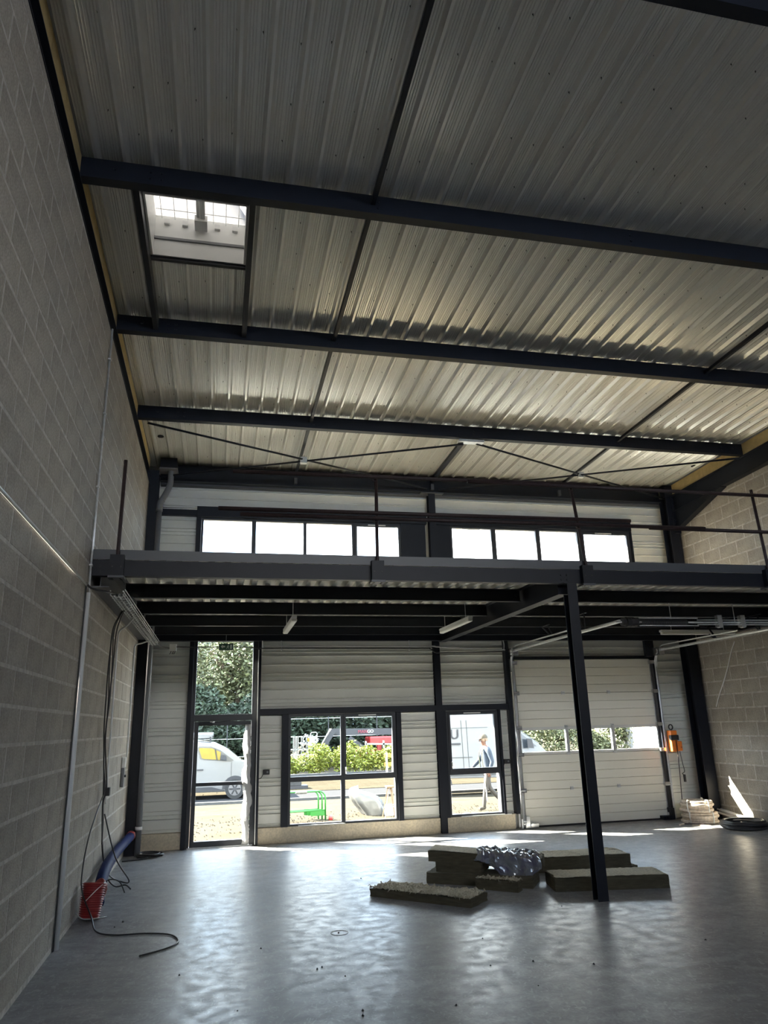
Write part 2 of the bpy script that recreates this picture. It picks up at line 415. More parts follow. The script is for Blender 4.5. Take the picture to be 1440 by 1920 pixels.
# concrete upstand below the cladding
for x0, x1 in ((0.02, 0.885), (2.188, 5.54), (5.675, 7.025)):
    MB().box(x0, YF, 0, x1, 14.02, 0.265).build('plinth', M['plinth'], wf, bevel=0.006)
# sills on the plinth
MB().box(2.9, YF - 0.012, 0.262, 3.75, 14.02, 0.278).build('sill', M['conduit'], wf)
MB().box(5.95, YF - 0.012, 0.262, 6.95, 14.02, 0.278).build('sill', M['conduit'], wf)
# dark flashings, girts and jambs
def trimbox(n, *a): return tag(MB().box(*a).build('trim_%d' % n, M['steel'], bevel=0.004), kind='structure')
TR = [((2.185, 13.84, 2.185, 5.55, 13.96, 2.295), 'dark steel girt above the four-pane window'),
      ((5.66, 13.84, 2.185, 7.04, 13.96, 2.295), 'dark steel girt above the narrow two-pane window'),
      ((2.59, 13.86, 0.262, 2.712, 13.98, 2.185), 'dark steel jamb left of the four-pane window'),
      ((4.748, 13.86, 0.262, 4.845, 13.98, 2.185), 'dark steel jamb right of the four-pane window'),
      ((5.672, 13.86, 0.262, 5.738, 13.98, 2.185), 'dark steel jamb left of the narrow window'),
      ((6.812, 13.86, 0.27, 6.86, 13.98, 2.185), 'dark steel jamb right of the narrow window'),
      ((0.20, 13.86, 5.945, 0.89, 13.965, 6.065), 'dark steel girt at the left of the upper windows'),
      ((0.89, 13.85, 5.93, 5.52, 13.97, 6.14), 'dark flashing over the left upper window'),
      ((5.66, 13.85, 5.93, 10.24, 13.97, 6.14), 'dark flashing over the right upper window'),
      ((0.89, 13.86, 3.92, 0.982, 13.97, 5.93), 'dark jamb left of the left upper window'),
      ((4.963, 13.87, 3.92, 5.49, 13.97, 5.93), 'dark panel right of the left upper window'),
      ((5.69, 13.87, 3.92, 6.037, 13.97, 5.93), 'dark panel left of the right upper window'),
      ((10.203, 13.86, 3.92, 10.24, 13.97, 5.93), 'dark jamb right of the right upper window'),
      ((7.10, 13.90, 3.165, 10.42, 14.0, 3.215), 'black lintel strip over the sectional door'),
      ((0.883, 13.82, 0.0, 0.962, 13.98, 3.60), 'dark steel post left of the entrance door')]
for i, (a, lab) in enumerate(TR): tag(trimbox(i + 1, *a), lab, 'trim')

# ------------------------------------------------------------------ windows and the entrance door
def frame(mb, x0, x1, z0, z1, w, y0=13.895, y1=13.965):
    mb.box(x0, y0, z0, x1, y1, z0 + w); mb.box(x0, y0, z1 - w, x1, y1, z1)
    mb.box(x0, y0, z0 + w, x0 + w, y1, z1 - w); mb.box(x1 - w, y0, z0 + w, x1, y1, z1 - w)

def pane(x0, x1, z0, z1, parent, y=13.93): return MB().box(x0, y - 0.006, z0, x1, y + 0.006, z1).build('pane', M['glass'], parent)

def window(n, label, x0, x1, z0, z1, cols, rows, fw_=0.04, tilt=(), vents=()):
    root = thing('window_%d' % n, label, 'window', ((x0 + x1) / 2, 13.93, z0), kind='structure')
    f = MB(); frame(f, x0, x1, z0, z1, fw_)
    f.build('frame', M['alu'], root, bevel=0.003)
    for a, b in cols[1]: MB().box(a, 13.892, z0 + fw_, b, 13.968, z1 - fw_).build('mullion', M['alu'], root, bevel=0.003)
    for (a, b, zz0, zz1) in rows[1]: MB().box(a, 13.89, zz0, b, 13.97, zz1).build('transom', M['alu'], root, bevel=0.003)
    for (a, b) in cols[0]:
        for (c, d) in rows[0]: pane(a - 0.004, b + 0.004, c - 0.004, d + 0.004, root)
    for (a, b, c, d) in tilt:
        s = MB(); frame(s, a, b, c, d, 0.045, 13.875, 13.935); s.build('opening_sash', M['alu'], root, bevel=0.003)
    for (a, b, z) in vents: MB().box(a, 13.868, z, b, 13.895, z + 0.022).build('vent_grille', M['conduit'], root, bevel=0.004)
    return root
w1 = window(1, 'wide upper window of four panes at the left above the mezzanine', 0.985, 4.96, 5.17, 5.925,
       ([(1.03, 1.95), (2.033, 2.966), (3.03, 3.947), (4.057, 4.90)], [(1.95, 2.033), (2.966, 3.03), (3.947, 4.057)]), ([(5.22, 5.84)], []),
       tilt=[(4.0, 4.955, 5.175, 5.89)], vents=[(4.28, 4.65, 5.865)])
w2 = window(2, 'wide upper window of four panes at the right above the mezzanine', 6.04, 10.20, 5.17, 5.925,
       ([(6.07, 6.94), (7.047, 7.956), (8.055, 8.926), (9.089, 10.035)], [(6.94, 7.047), (7.956, 8.055), (8.926, 9.089)]), ([(5.22, 5.82)], []),
       tilt=[(9.0, 10.15, 5.175, 5.88)], vents=[(6.30, 6.68, 5.85), (9.35, 9.75, 5.85)])
w3 = window(3, 'large four-pane ground floor window with dark frame', 2.715, 4.745, 0.26, 2.18,
       ([(2.755, 3.683), (3.758, 4.69)], [(3.683, 3.758)]), ([(0.32, 1.006), (1.09, 2.13)], [(2.75, 4.71, 1.006, 1.09)]),
       tilt=[(3.735, 4.715, 1.06, 2.165)], vents=[(4.02, 4.36, 2.135)])
h = MB(); h.cyl((3.765, 13.86, 1.22), (3.765, 13.875, 1.22), 0.012); h.tube([(3.765, 13.86, 1.225), (3.765, 13.835, 1.22), (3.765, 13.83, 1.11)], 0.011, 8)
h.build('window_handle', M['chrome'], w3, smooth=True)
w4 = window(4, 'narrow two-pane ground floor window beside the sectional door', 5.74, 6.81, 0.27, 2.18,
       ([(5.80, 6.745)], []), ([(0.33, 1.008), (1.12, 2.10)], [(5.77, 6.78, 1.008, 1.12)]), tilt=[(5.78, 6.765, 1.075, 2.15)], vents=[(6.1, 6.45, 2.125)])
h = MB(); h.cyl((5.81, 13.86, 1.24), (5.81, 13.875, 1.24), 0.012); h.tube([(5.81, 13.86, 1.245), (5.81, 13.835, 1.24), (5.81, 13.83, 1.13)], 0.011, 8)
h.build('window_handle', M['chrome'], w4, smooth=True)

d1 = thing('door_1', 'glazed entrance door with dark frame and fixed light above', 'door', (1.54, 13.93, 0), kind='structure')
f = MB(); y0, y1 = 13.87, 13.975
f.box(0.962, y0, 0, 1.022, y1, 3.60); f.box(2.035, y0, 0, 2.125, y1, 3.60); f.box(1.022, y0, 2.10, 2.035, y1, 2.215); f.box(1.022, y0, 3.53, 2.035, y1, 3.60)
f.build('frame', M['alu'], d1, bevel=0.003)
pane(1.02, 2.04, 2.21, 3.535, d1)
lf = MB(); y0, y1 = 13.865, 13.93
lf.box(1.028, y0, 0.02, 1.10, y1, 2.095); lf.box(1.935, y0, 0.02, 2.028, y1, 2.095); lf.box(1.10, y0, 0.02, 1.935, y1, 0.11); lf.box(1.10, y0, 2.022, 1.935, y1, 2.095); lf.box(1.10, y0, 1.003, 1.935, y1, 1.062)
leaf = lf.build('leaf', M['alu'], d1, bevel=0.003)
MB().box(1.096, 13.895, 0.106, 1.939, 13.905, 1.007).build('pane', M['glass'], leaf)
MB().box(1.096, 13.895, 1.058, 1.939, 13.905, 2.026).build('pane', M['glass'], leaf)
c = MB(); c.box(1.12, 13.80, 2.04, 1.36, 13.862, 2.095); c.bar((1.30, 13.80, 2.075), (1.66, 13.845, 2.105), 0.02, 0.012); c.build('door_closer', M['steel'], leaf, bevel=0.004)
c = MB(); c.box(1.30, 13.795, 2.07, 1.38, 13.80, 2.092); c.build('closer_plate', M['chrome'], leaf)
MB().box(0.99, 13.86, 0.0, 2.10, 13.99, 0.018).build('threshold', M['galv'], d1)
# torn white protective film hanging on the door's right stile
rnd = random.Random(5); g = MB(); N = 34; vs = []; fs = []
for i in range(N + 1):
    z = 0.03 + 2.0 * i / N; wob = rnd.uniform(-0.012, 0.012)
    xl = 1.905 + wob + 0.02 * math.sin(i * 0.6); xr_ = 2.035 + rnd.uniform(-0.02, 0.012) + (0.03 if 10 < i < 17 else 0)
    for k in range(6):
        u = k / 5; vs.append((xl + (xr_ - xl) * u, 13.845 + 0.014 * math.sin(u * 9 + i * 0.7) + rnd.uniform(-0.004, 0.004), z))
for i in range(N):
    for k in range(5):
        a = i * 6 + k; fs.append((a, a + 1, a + 7, a + 6))
g.add(vs, fs); M['film'] = film_mat('white_protective_film', (0.8, 0.8, 0.8), 0.55)
o = g.build('protective_film', M['film'], smooth=True); sol = o.modifiers.new('thick', 'SOLIDIFY'); sol.thickness = 0.002
tag(o, 'torn white protective film hanging on the edge of the entrance door', 'film')

# ------------------------------------------------------------------ roof: insulated deck, sheets and skylight opening
SKX, SKY = (0.51, 1.55), (6.31, 7.32)
mb = MB()
def roofbox(x0, x1, y0, y1):
    mb.hexa([(x0, y0, zd(y0) + 0.058), (x1, y0, zd(y0) + 0.058), (x1, y1, zd(y1) + 0.058), (x0, y1, zd(y1) + 0.058),
             (x0, y0, zd(y0) + 0.24), (x1, y0, zd(y0) + 0.24), (x1, y1, zd(y1) + 0.24), (x0, y1, zd(y1) + 0.24)])
roofbox(-0.2, SKX[0], YB - 0.2, 14.2); roofbox(SKX[1], WX + 0.2, YB - 0.2, 14.2); roofbox(SKX[0], SKX[1], YB - 0.2, SKY[0]); roofbox(SKX[0], SKX[1], SKY[1], 14.2)
ceil = tag(mb.build('ceiling', M['deck']), 'ribbed galvanised steel roof deck over the hall', 'ceiling', kind='structure')
PIT = 0.26
def deck_line(x0, n, h, rib=(0.085, 0.116, 0.144, 0.175), pit=PIT, groove=True):
    """groove=True: roof deck, wide stiffened flats up, narrow ribs down on the purlins; otherwise the trapezoidal mezzanine deck"""
    pts = []
    for i in range(n):
        a = x0 + i * pit
        if groove:
            pts.append((a, h))
            for g0 in (0.018, 0.042, 0.066): pts += [(a + g0 - 0.006, h), (a + g0, h - 0.006), (a + g0 + 0.006, h)]
            pts += [(a + rib[0], h), (a + rib[1], 0), (a + rib[2], 0), (a + rib[3], h)]
            for g0 in (0.194, 0.218, 0.242): pts += [(a + g0 - 0.006, h), (a + g0, h - 0.006), (a + g0 + 0.006, h)]
        else:
            pts += [(a, 0.0), (a + rib[0], 0), (a + rib[1], h), (a + rib[2], h), (a + rib[3], 0)]
    pts.append((x0 + n * pit, h if groove else 0)); return pts
def deck_sheet(x0, n, y0, y1, zf, h, parent, m, name='deck_sheet', **kw):
    ln = deck_line(x0, n, h, **kw); g = MB(); ys = [y0, y1]; k = len(ln)
    vs = [(x, y, zf(y) + dz) for y in ys for x, dz in ln] + [(x, y, zf(y) + dz + 0.0015) for y in ys for x, dz in ln]
    fs = [(i, i + 1, k + i + 1, k + i) for i in range(k - 1)] + [(2 * k + i, 3 * k + i, 3 * k + i + 1, 2 * k + i + 1) for i in range(k - 1)]
    return g.add(vs, fs).build(name, m, parent)
x = SKX[0] - 1.04
i = 0
while x < WX:
    n = 4 if x + 1.04 <= WX + 0.1 else max(1, int((WX + 0.1 - x) / PIT))
    if i == 1:
        deck_sheet(x, n, YB, SKY[0], zd, 0.045, ceil, M['deck']); deck_sheet(x, n, SKY[1], 13.98, zd, 0.045, ceil, M['deck'])
    elif i == 0: deck_sheet(x + 0.52, 2, YB, 13.98, zd, 0.045, ceil, M['deck'])
    else: deck_sheet(x, n, YB, 13.98, zd, 0.045, ceil, M['deck'])
    x += 1.04; i += 1
# tips of the roofing screws poking through the deck
g = MB(); rnd = random.Random(11)
for py in PUR[3:]:
    for off in (0.62, 1.05, 1.75, 2.2):
        for k in range(42):
            if rnd.random() < 0.30: continue
            sx = 0.30 + k * PIT + rnd.uniform(-0.05, 0.05); sy = py + off + rnd.uniform(-0.12, 0.12)
            if SKX[0] < sx < SKX[1] and SKY[0] < sy < SKY[1] or sy > 13.5: continue
            z = zd(sy) + 0.044; t = 0.005
            g.add([(sx - t, sy - t, z + 0.003), (sx + t, sy - t, z + 0.003), (sx + t, sy + t, z + 0.003), (sx - t, sy + t, z + 0.003), (sx + rnd.uniform(-.006, .006), sy + rnd.uniform(-.006, .006), z - 0.026)],
                  [(0, 1, 4), (1, 2, 4), (2, 3, 4), (3, 0, 4), (3, 2, 1, 0)])
o = g.build('screw_tips', M['black'], ceil); o['kind'] = 'stuff'
# plastic plugs in two deck holes
for (px, py) in ((0.25, 12.49), (11.0, 12.45)):
    MB().cyl((px, py, zd(py) + 0.03), (px, py, zd(py) + 0.05), 0.055, 12).build('deck_plug', M['black'], ceil)

# ------------------------------------------------------------------ purlins, ties, trimmers
bolt = MB(); bolt.cyl((0, 0.004, 0), (0, -0.012, 0), 0.016, 6); bolt_me = meshobj('bolt', bolt, M['steel'])
ordn = ['seventh', 'sixth', 'fifth', 'fourth', 'third', 'second', 'first']
for i, py in enumerate(PUR):
    zt = zd(py); zb = zt - DP; fl = 0.11; t = 0.010
    zt2 = zd(py + fl)
    g = MB(); x0, x1 = -0.06, WX - 0.05
    g.prism([(py, zb), (py + fl, zb), (py + fl, zb + t), (py + t, zb + t), (py + t, zt2 - t), (py + fl, zt2 - t), (py + fl, zt2 - 0.001), (py, zt2 - 0.001)], 'x', x0, x1)
    o = g.build('purlin', M['steel'])
    tag(o, 'dark steel roof purlin, %s one counting back from the front wall' % ordn[i], 'beam', 'roof purlins')
    for bx in (0.30, 0.62, 0.72, 2.78, 5.63, 8.49, WX - 0.35, WX - 0.6):
        for dz in ((0.07, 0.14) if bx not in (0.30, WX - 0.35) else (0.12,)): place('bolt', bolt_me, o, (bx + (0.05 if bx > 2 else 0), py, zb + dz))
# ties running up the slope between the purlins
def tie(x, ya, yb, name, label, w=0.05, h=0.05, drop=0.10, group='roof ties'):
    g = MB(); a = Vector((x, ya + 0.115, zd(ya) - drop)); b = Vector((x, yb - 0.002, zd(yb) - drop)); g.bar(a, b, w, h)
    return tag(g.build(name, M['steel'], bevel=0.003), label, 'tie', group)
names = {2.78: 'left', 8.49: 'right'}
for x in (2.78, 8.49):
    for i in range(len(PUR) - 1):
        tie(x, PUR[i], PUR[i + 1], 'roof_tie', 'slim dark steel tie in the %s row between the %s and %s purlins' % (names[x], ordn[i], ordn[i + 1]))
    tie(x, PUR[-1], 13.66, 'roof_tie', 'slim dark steel tie in the %s row between the first purlin and the eaves beam' % names[x])
tie(5.62, PUR[-1], 13.66, 'roof_tie', 'wide dark steel strut in the middle between the first purlin and the eaves beam', w=0.09, h=0.06)
for x, side in ((0.475, 'left'), (1.585, 'right')):
    tie(x, PUR[4], PUR[5], 'skylight_trimmer', 'dark steel trimmer along the %s side of the skylight' % side, w=0.06, h=0.17, drop=0.10, group='skylight trimmers')

# ------------------------------------------------------------------ skylight
sk = thing('skylight', 'white lined roof skylight with safety grille, left between two purlins', 'skylight', (1.03, 6.8, 7.12))
g = MB(); za, zb_ = zd(6.8) - 0.02, 7.62
x0, x1 = SKX; y0, y1 = SKY; t = 0.02
g.box(x0, y0, za, x0 + t, y1, zb_); g.box(x1 - t, y0, za, x1, y1, zb_); g.box(x0 + t, y0, za, x1 - t, y0 + t, zb_); g.box(x0 + t, y1 - t, za, x1 - t, y1, zb_)
g.build('curb', M['white'], sk)
g = MB(); g.box(x0 + t, y1 - t - 0.02, 7.30, x1 - t, y1 - t, 7.33); g.build('gasket', M['pvc'], sk)
M['dome'] = film_mat('opal_dome', (0.20, 0.20, 0.20), 0.85)
g = MB(); n = 8; vs = []; fs = []
for i in range(n + 1):
    for j in range(n + 1):
        u, v = i / n, j / n; vs.append((x0 - 0.03 + (x1 - x0 + 0.06) * u, y0 - 0.03 + (y1 - y0 + 0.06) * v, zb_ + 0.002 + 0.9 * 0.22 * (u * (1 - u) * v * (1 - v) * 16) ** 0.5))
for i in range(n):
    for j in range(n): a = i * (n + 1) + j; fs.append((a, a + 1, a + n + 2, a + n + 1))
g.add(vs, fs); o = g.build('dome', M['dome'], sk, smooth=True); o.modifiers.new('thick', 'SOLIDIFY').thickness = 0.004
wire = MB(); wire.cyl((0, -0.48, 0), (0, 0.48, 0), 0.004, 6); wme = meshobj('grille_bar', wire, M['galv'])
for k in range(7):
    if k != 3: place('grille_bar', wme, sk, (0.60 + 0.143 * k, 6.815, 7.585))
wire = MB(); wire.cyl((-0.49, 0, 0), (0.49, 0, 0), 0.004, 6); wme = meshobj('grille_cross_bar', wire, M['galv'])
for k in range(4): place('grille_cross_bar', wme, sk, (1.03, 6.40 + 0.25 * k, 7.592))
g = MB(); g.box(0.99, 6.45, 7.50, 1.03, 7.2, 7.55); g.box(1.05, 6.5, 7.48, 1.085, 7.1, 7.56); g.cyl((1.04, 6.5, 7.46), (1.04, 7.15, 7.50), 0.018, 8); g.box(0.97, 7.1, 7.45, 1.11, 7.28, 7.53)
g.build('opening_actuator', M['conduit'], sk, bevel=0.003)
for cx in (0.66, 0.86, 1.22, 1.42): MB().box(cx - 0.03, 7.262, 7.50, cx + 0.03, 7.299, 7.56).build('clip', M['conduit'], sk)
g = MB(); g.box(SKX[0] - 0.02, SKY[1] + 0.002, zd(7.33) - 0.04, SKX[1] + 0.02, SKY[1] + 0.05, zd(7.35) - 0.002); g.build('cross_trimmer', M['steel'], sk)

# ------------------------------------------------------------------ portal frames along the side walls
def zr(y): return zd(y) - DP - 0.04    # top of rafter
DR = 0.36
for side in ('left', 'right'):
    DR = 0.36 if side == 'right' else 0.232; zr = (lambda y: zd(y) - DP - 0.04) if side == 'right' else (lambda y: zd(y) - DP)
    xa, xb = (-0.145, 0.004) if side == 'left' else (WX - 0.17, WX - 0.03)
    xm = (xa + xb) / 2; y0, y1 = YB + 0.02, 13.48
    root = thing('rafter', 'dark steel rafter along the top of the %s block wall' % side, 'beam', (xm, y1, 5.9 if side == 'right' else 6.4), 'rafters')
    def slab(za, zb, w0, w1, ya=y0, yb=y1):
        return MB().hexa([(w0, ya, za(ya)), (w1, ya, za(ya)), (w1, yb, za(yb)), (w0, yb, za(yb)), (w0, ya, zb(ya)), (w1, ya, zb(ya)), (w1, yb, zb(yb)), (w0, yb, zb(yb))])
    slab(lambda y: zr(y) - 0.014, lambda y: zr(y) - 0.002, xa, xb).build('top_flange', M['steel'], root)
    slab(lambda y: zr(y) - DR, lambda y: zr(y) - DR + 0.013, xa, xb).build('bottom_flange', M['steel'], root)
    slab(lambda y: zr(y) - DR + 0.013, lambda y: zr(y) - 0.014, xm - 0.005, xm + 0.005).build('web', M['steel'], root)
    hy = 11.85 if side == 'right' else 13.3
    hz = lambda y: zr(y) - DR - (0.42 if side == 'right' else 0.004) * (y - hy) / (y1 - hy)
    slab(hz, lambda y: zr(y) - DR, xm - 0.005, xm + 0.005, hy, y1).build('haunch_web', M['steel'], root)
    slab(lambda y: hz(y) - 0.013, hz, xa, xb, hy, y1).build('haunch_flange', M['steel'], root)
    MB().box(xa, y1, zr(y1) - DR - (0.50 if side == 'right' else 0.0), xb, y1 + 0.02, zr(y1) - 0.0).build('end_plate', M['steel'], root)
    for zz in ((5.92, 6.02, 6.12, 6.35, 6.45, 6.6) if side == 'right' else ()):
        for xx in (xa + 0.03, xb - 0.03): place('bolt', bolt_me, root, (xx, y1 - 0.0, zz))
    for y in ((12.45, 12.9) if side == 'right' else ()): place('bolt', bolt_me, root, (xm - 0.005, y, zr(y) - DR - 0.08), (0, 0, R(-90)))
    col = thing('column', 'dark steel column in the %s corner of the front wall' % side, 'column', (xm, 13.6, 0), 'portal columns')
    g = MB(); ca, cb = (0.004, 0.175) if side == 'left' else (10.965, 11.21)
    g.box(ca, 13.505, 0, cb, 13.52, zr(13.6)); g.box(ca, 13.745, 0, cb, 13.76, zr(13.6)); g.build('flange', M['steel'], col)
    cm = (ca + cb) / 2
    MB().box(cm - 0.006, 13.52, 0, cm + 0.006, 13.745, zr(13.6)).build('web', M['steel'], col)
    MB().box(ca - 0.0 if side == 'left' else ca - 0.03, 13.50, 0, cb + (0.03 if side == 'left' else 0.0), 13.79, 0.015).build('base_plate', M['steel'], col)
    # mineral wool strips filling the purlin depth above the rafter
    for i in range(3, len(PUR)):
        ya = PUR[i] + 0.115; yb = PUR[i + 1] - 0.002 if i + 1 < len(PUR) else 13.50
        n = 2; wx0, wx1 = (-0.09, -0.004) if side == 'left' else (WX - 0.10, WX - 0.03)
        for k in range(n):
            a, b = ya + (yb - ya) * k / n + (0.004 if k else 0), ya + (yb - ya) * (k + 1) / n - 0.003
            g = MB().hexa([(wx0, a, zr(a) + 0.002), (wx1, a, zr(a) + 0.002), (wx1, b, zr(b) + 0.002), (wx0, b, zr(b) + 0.002), (wx0, a, zd(a) - 0.002), (wx1, a, zd(a) - 0.002), (wx1, b, zd(b) - 0.002), (wx0, b, zd(b) - 0.002)])
            bayname = 'between %s and %s purlins' % (ordn[i], ordn[i + 1]) if i + 1 < len(PUR) else 'nearest the front wall'
            tag(g.build('insulation_strip', M['wool']), 'yellow wool strip on %s rafter, %s half, %s' % (side, ('rear', 'front')[k], bayname), 'insulation', 'mineral wool strips')

# eaves beam with its little stub posts
eb = thing('eaves_beam', 'dark steel eaves beam along the top of the front wall', 'beam', (5.6, 13.7, 6.57))
MB().prism(i_poly(0.14, 0.33, 0.010, 0.012, 13.72, 6.57), 'x', 0.18, WX - 0.30).build('section', M['steel'], eb)
for x in (2.78, 5.62, 8.49): MB().box(x - 0.03, 13.63, 6.62, x + 0.03, 13.70, 6.74).build('cleat', M['trim'], eb)
MB().box(0.18, 13.80, 6.54, WX - 0.1, 13.965, 6.58).build('closing_angle', M['trim'], eb)
MB().box(10.95, 13.50, 6.66, 11.19, 13.66, 6.92).build('end_box', M['steel'], eb)

# wind bracing rods under the deck
def zbr(y): return zd(y) - 0.30
nodes = [((0.16, 11.22), (5.50, 13.64), 'rising to the left wall'), ((0.16, 13.60), (5.50, 11.26), 'rising to the middle'),
         ((5.74, 11.26), (11.02, 13.62), 'falling to the right corner'), ((5.74, 13.64), (11.02, 11.14), 'rising to the right rafter')]
for k, (a, b, lab) in enumerate(nodes):
    r = thing('bracing_rod', 'thin dark wind bracing rod of the %s cross, %s' % ('left' if k < 2 else 'right', lab), 'rod', (a[0], a[1], zbr(a[1])), 'wind bracing rods')
    dz = -0.012 if k % 2 else 0.012
    A = Vector((a[0], a[1], zbr(a[1]) + dz)); B = Vector((b[0], b[1], zbr(b[1]) + dz)); d = (B - A).normalized()
    MB().cyl(A, B, 0.019, 8).build('bar', M['steel'], r, smooth=True)
    for P, sg in ((A, 1), (B, -1)): MB().bar(P, P + d * sg * 0.18, 0.05, 0.016).build('fork', M['steel'], r)
for x, y in ((2.80, 12.44), (8.36, 12.44)):
    tag(MB().box(x - 0.06, y - 0.05, zbr(y) - 0.06, x + 0.06, y + 0.05, zbr(y) + 0.06).build('bracing_disc', M['galv'], bevel=0.01), 'small galvanised plate where the %s bracing rods cross' % ('left' if x < 5 else 'right'), 'plate', 'bracing plates')
tag(MB().box(5.40, 11.17, 6.70, 5.86, 11.30, 6.745).build('gusset_plate', M['galv'], bevel=0.004), 'galvanised gusset plate under the first purlin where bracing rods meet', 'plate')
# middle facade post
mp_ = thing('facade_post', 'dark steel post in the middle of the front wall', 'column', (5.6, 13.85, 0), 'facade posts')
MB().prism([(p, q) for p, q in ((5.545, 13.84), (5.67, 13.84), (5.67, 13.852), (5.612, 13.852), (5.612, 13.945), (5.67, 13.945), (5.67, 13.957), (5.545, 13.957), (5.545, 13.945), (5.602, 13.945), (5.602, 13.852), (5.545, 13.852))], 'z', 0, 3.60).build('lower_section', M['steel'], mp_)
MB().prism([(p, q) for p, q in ((5.54, 13.70), (5.68, 13.70), (5.68, 13.712), (5.615, 13.712), (5.615, 13.838), (5.68, 13.838), (5.68, 13.848), (5.54, 13.848), (5.54, 13.838), (5.605, 13.838), (5.605, 13.712), (5.54, 13.712))], 'z', 3.905, 6.55).build('upper_section', M['steel'], mp_)
MB().box(5.38, 13.66, 6.55, 5.86, 13.80, 6.568).build('head_plate', M['trim'], mp_)
p2 = thing('facade_post', 'dark steel post between the entrance door and the four-pane window', 'column', (2.155, 13.85, 0), 'facade posts')
MB().box(2.128, 13.80, 0, 2.185, 13.97, 3.60).build('section', M['steel'], p2, bevel=0.003)
MB().tube([(2.135, 13.79, 0.02), (2.135, 13.79, 3.36)], 0.008, 6).build('earth_rod', M['conduit'], p2)
p3 = thing('facade_post', 'dark steel post left of the sectional door', 'column', (7.065, 13.85, 0), 'facade posts')
MB().box(7.03, 13.80, 0.27, 7.10, 13.96, 3.60).build('section', M['steel'], p3, bevel=0.003)
p4 = thing('facade_post', 'dark steel post right of the sectional door', 'column', (10.38, 13.85, 0), 'facade posts')
MB().box(10.345, 13.86, 0.0, 10.42, 13.96, 3.60).build('section', M['steel'], p4, bevel=0.003)
MB().box(10.18, 13.80, 3.19, 10.34, 13.88, 3.60).build('stub', M['steel'], p4, bevel=0.003)
# ------------------------------------------------------------------ mezzanine
YM = 8.27
fb = thing('mezzanine_edge_beam', 'long dark steel beam along the front edge of the mezzanine', 'beam', (5.6, YM, 3.61))
MB().prism([(YM, 3.61), (YM + 0.09, 3.61), (YM + 0.09, 3.62), (YM + 0.01, 3.62), (YM + 0.01, 3.778), (YM + 0.09, 3.778), (YM + 0.09, 3.788), (YM, 3.788)], 'x', 0.02, WX - 0.03).build('section', M['steel'], fb)
for bx in (0.10, 5.62, 5.70):
    for bz in (3.66, 3.72): place('bolt', bolt_me, fb, (bx, YM, bz))
tag(MB().prism([(YM - 0.008, 3.792), (YM - 0.008, 3.905), (YM + 0.06, 3.905), (YM + 0.06, 3.901), (YM - 0.004, 3.901), (YM - 0.004, 3.792)], 'x', 0.02, WX - 0.12).build('edge_trim', M['trim']),
    'folded grey metal edge trim along the top of the mezzanine front', 'trim')
mz = tag(MB().box(0.02, YM + 0.0, 3.868, WX - 0.01, 13.84, 3.899).build('mezzanine_floor', M['plinth']), 'mezzanine floor slab on a ribbed metal deck', 'floor', kind='structure')
x = 0.04; i = 0
while x < WX - 0.7:
    deck_sheet(x, 5, YM + 0.012, 13.83, lambda y: 3.790, 0.070, mz, M['mezz_deck'], rib=(0.035, 0.055, 0.125, 0.145), pit=0.18, groove=False); x += 0.90
deck_sheet(x, 3, YM + 0.012, 13.83, lambda y: 3.790, 0.070, mz, M['mezz_deck'], rib=(0.035, 0.055, 0.125, 0.145), pit=0.18, groove=False)
rank_ = ['front', 'second', 'third', 'rear']
for k, y in enumerate((9.64, 11.01, 12.33, 13.50)):
    for (a, b, sd_) in ((0.21, 5.645, 'left'), (5.715, 11.03, 'right')):
        o = MB().prism(i_poly(0.09, 0.178, 0.008, 0.010, y + 0.045, 3.61), 'x', a, b).build('mezzanine_joist', M['steel'])
        tag(o, 'dark steel joist under the mezzanine, %s one in the %s bay' % (rank_[k], sd_), 'beam', 'mezzanine joists')
        for bx in ((a + 0.05, b - 0.06)): place('bolt', bolt_me, o, (bx, y + 0.036, 3.70))
cb = thing('mezzanine_girder', 'deep dark steel girder from the mezzanine column back to the front wall', 'beam', (5.68, 11, 3.48))
MB().prism(i_poly(0.15, 0.30, 0.009, 0.013, 5.68, 3.485), 'y', 8.372, 13.695).build('section', M['steel'], cb)
MB().box(5.60, 8.36, 3.485, 5.76, 8.372, 3.61).build('end_plate', M['steel'], cb)
mc = thing('mezzanine_column', 'dark steel column standing alone under the mezzanine edge', 'column', (5.71, 8.24, 0))
MB().box(5.645, 8.185, 0, 5.772, 8.195, 3.595).build('front_flange', M['steel'], mc)
MB().box(5.645, 8.305, 0, 5.772, 8.315, 3.47).build('rear_flange', M['steel'], mc)
MB().box(5.704, 8.195, 0, 5.712, 8.305, 3.60).build('web', M['steel'], mc)
MB().box(5.60, 8.18, 3.595, 5.80, 8.36, 3.608).build('cap_plate', M['steel'], mc)
for sd_, a, b in (('left', 0.015, 0.20), ('right', 11.04, 11.215)):
    o = MB().prism(i_poly(b - a, 0.285, 0.009, 0.012, (a + b) / 2, 3.50), 'y', 8.37, 13.36).build('mezzanine_wall_beam', M['trim'] if sd_ == 'left' else M['steel'])  # left beam is given the lighter grey to show light falling on it
    tag(o, 'steel beam carrying the mezzanine along the %s block wall' % sd_, 'beam', 'mezzanine wall beams')
tag(MB().prism([(13.70, 3.52), (13.835, 3.52), (13.835, 3.785), (13.70, 3.785)], 'x', 0.24, 10.95).build('mezzanine_rear_beam', M['steel']), 'dark steel beam carrying the mezzanine along the front wall', 'beam')

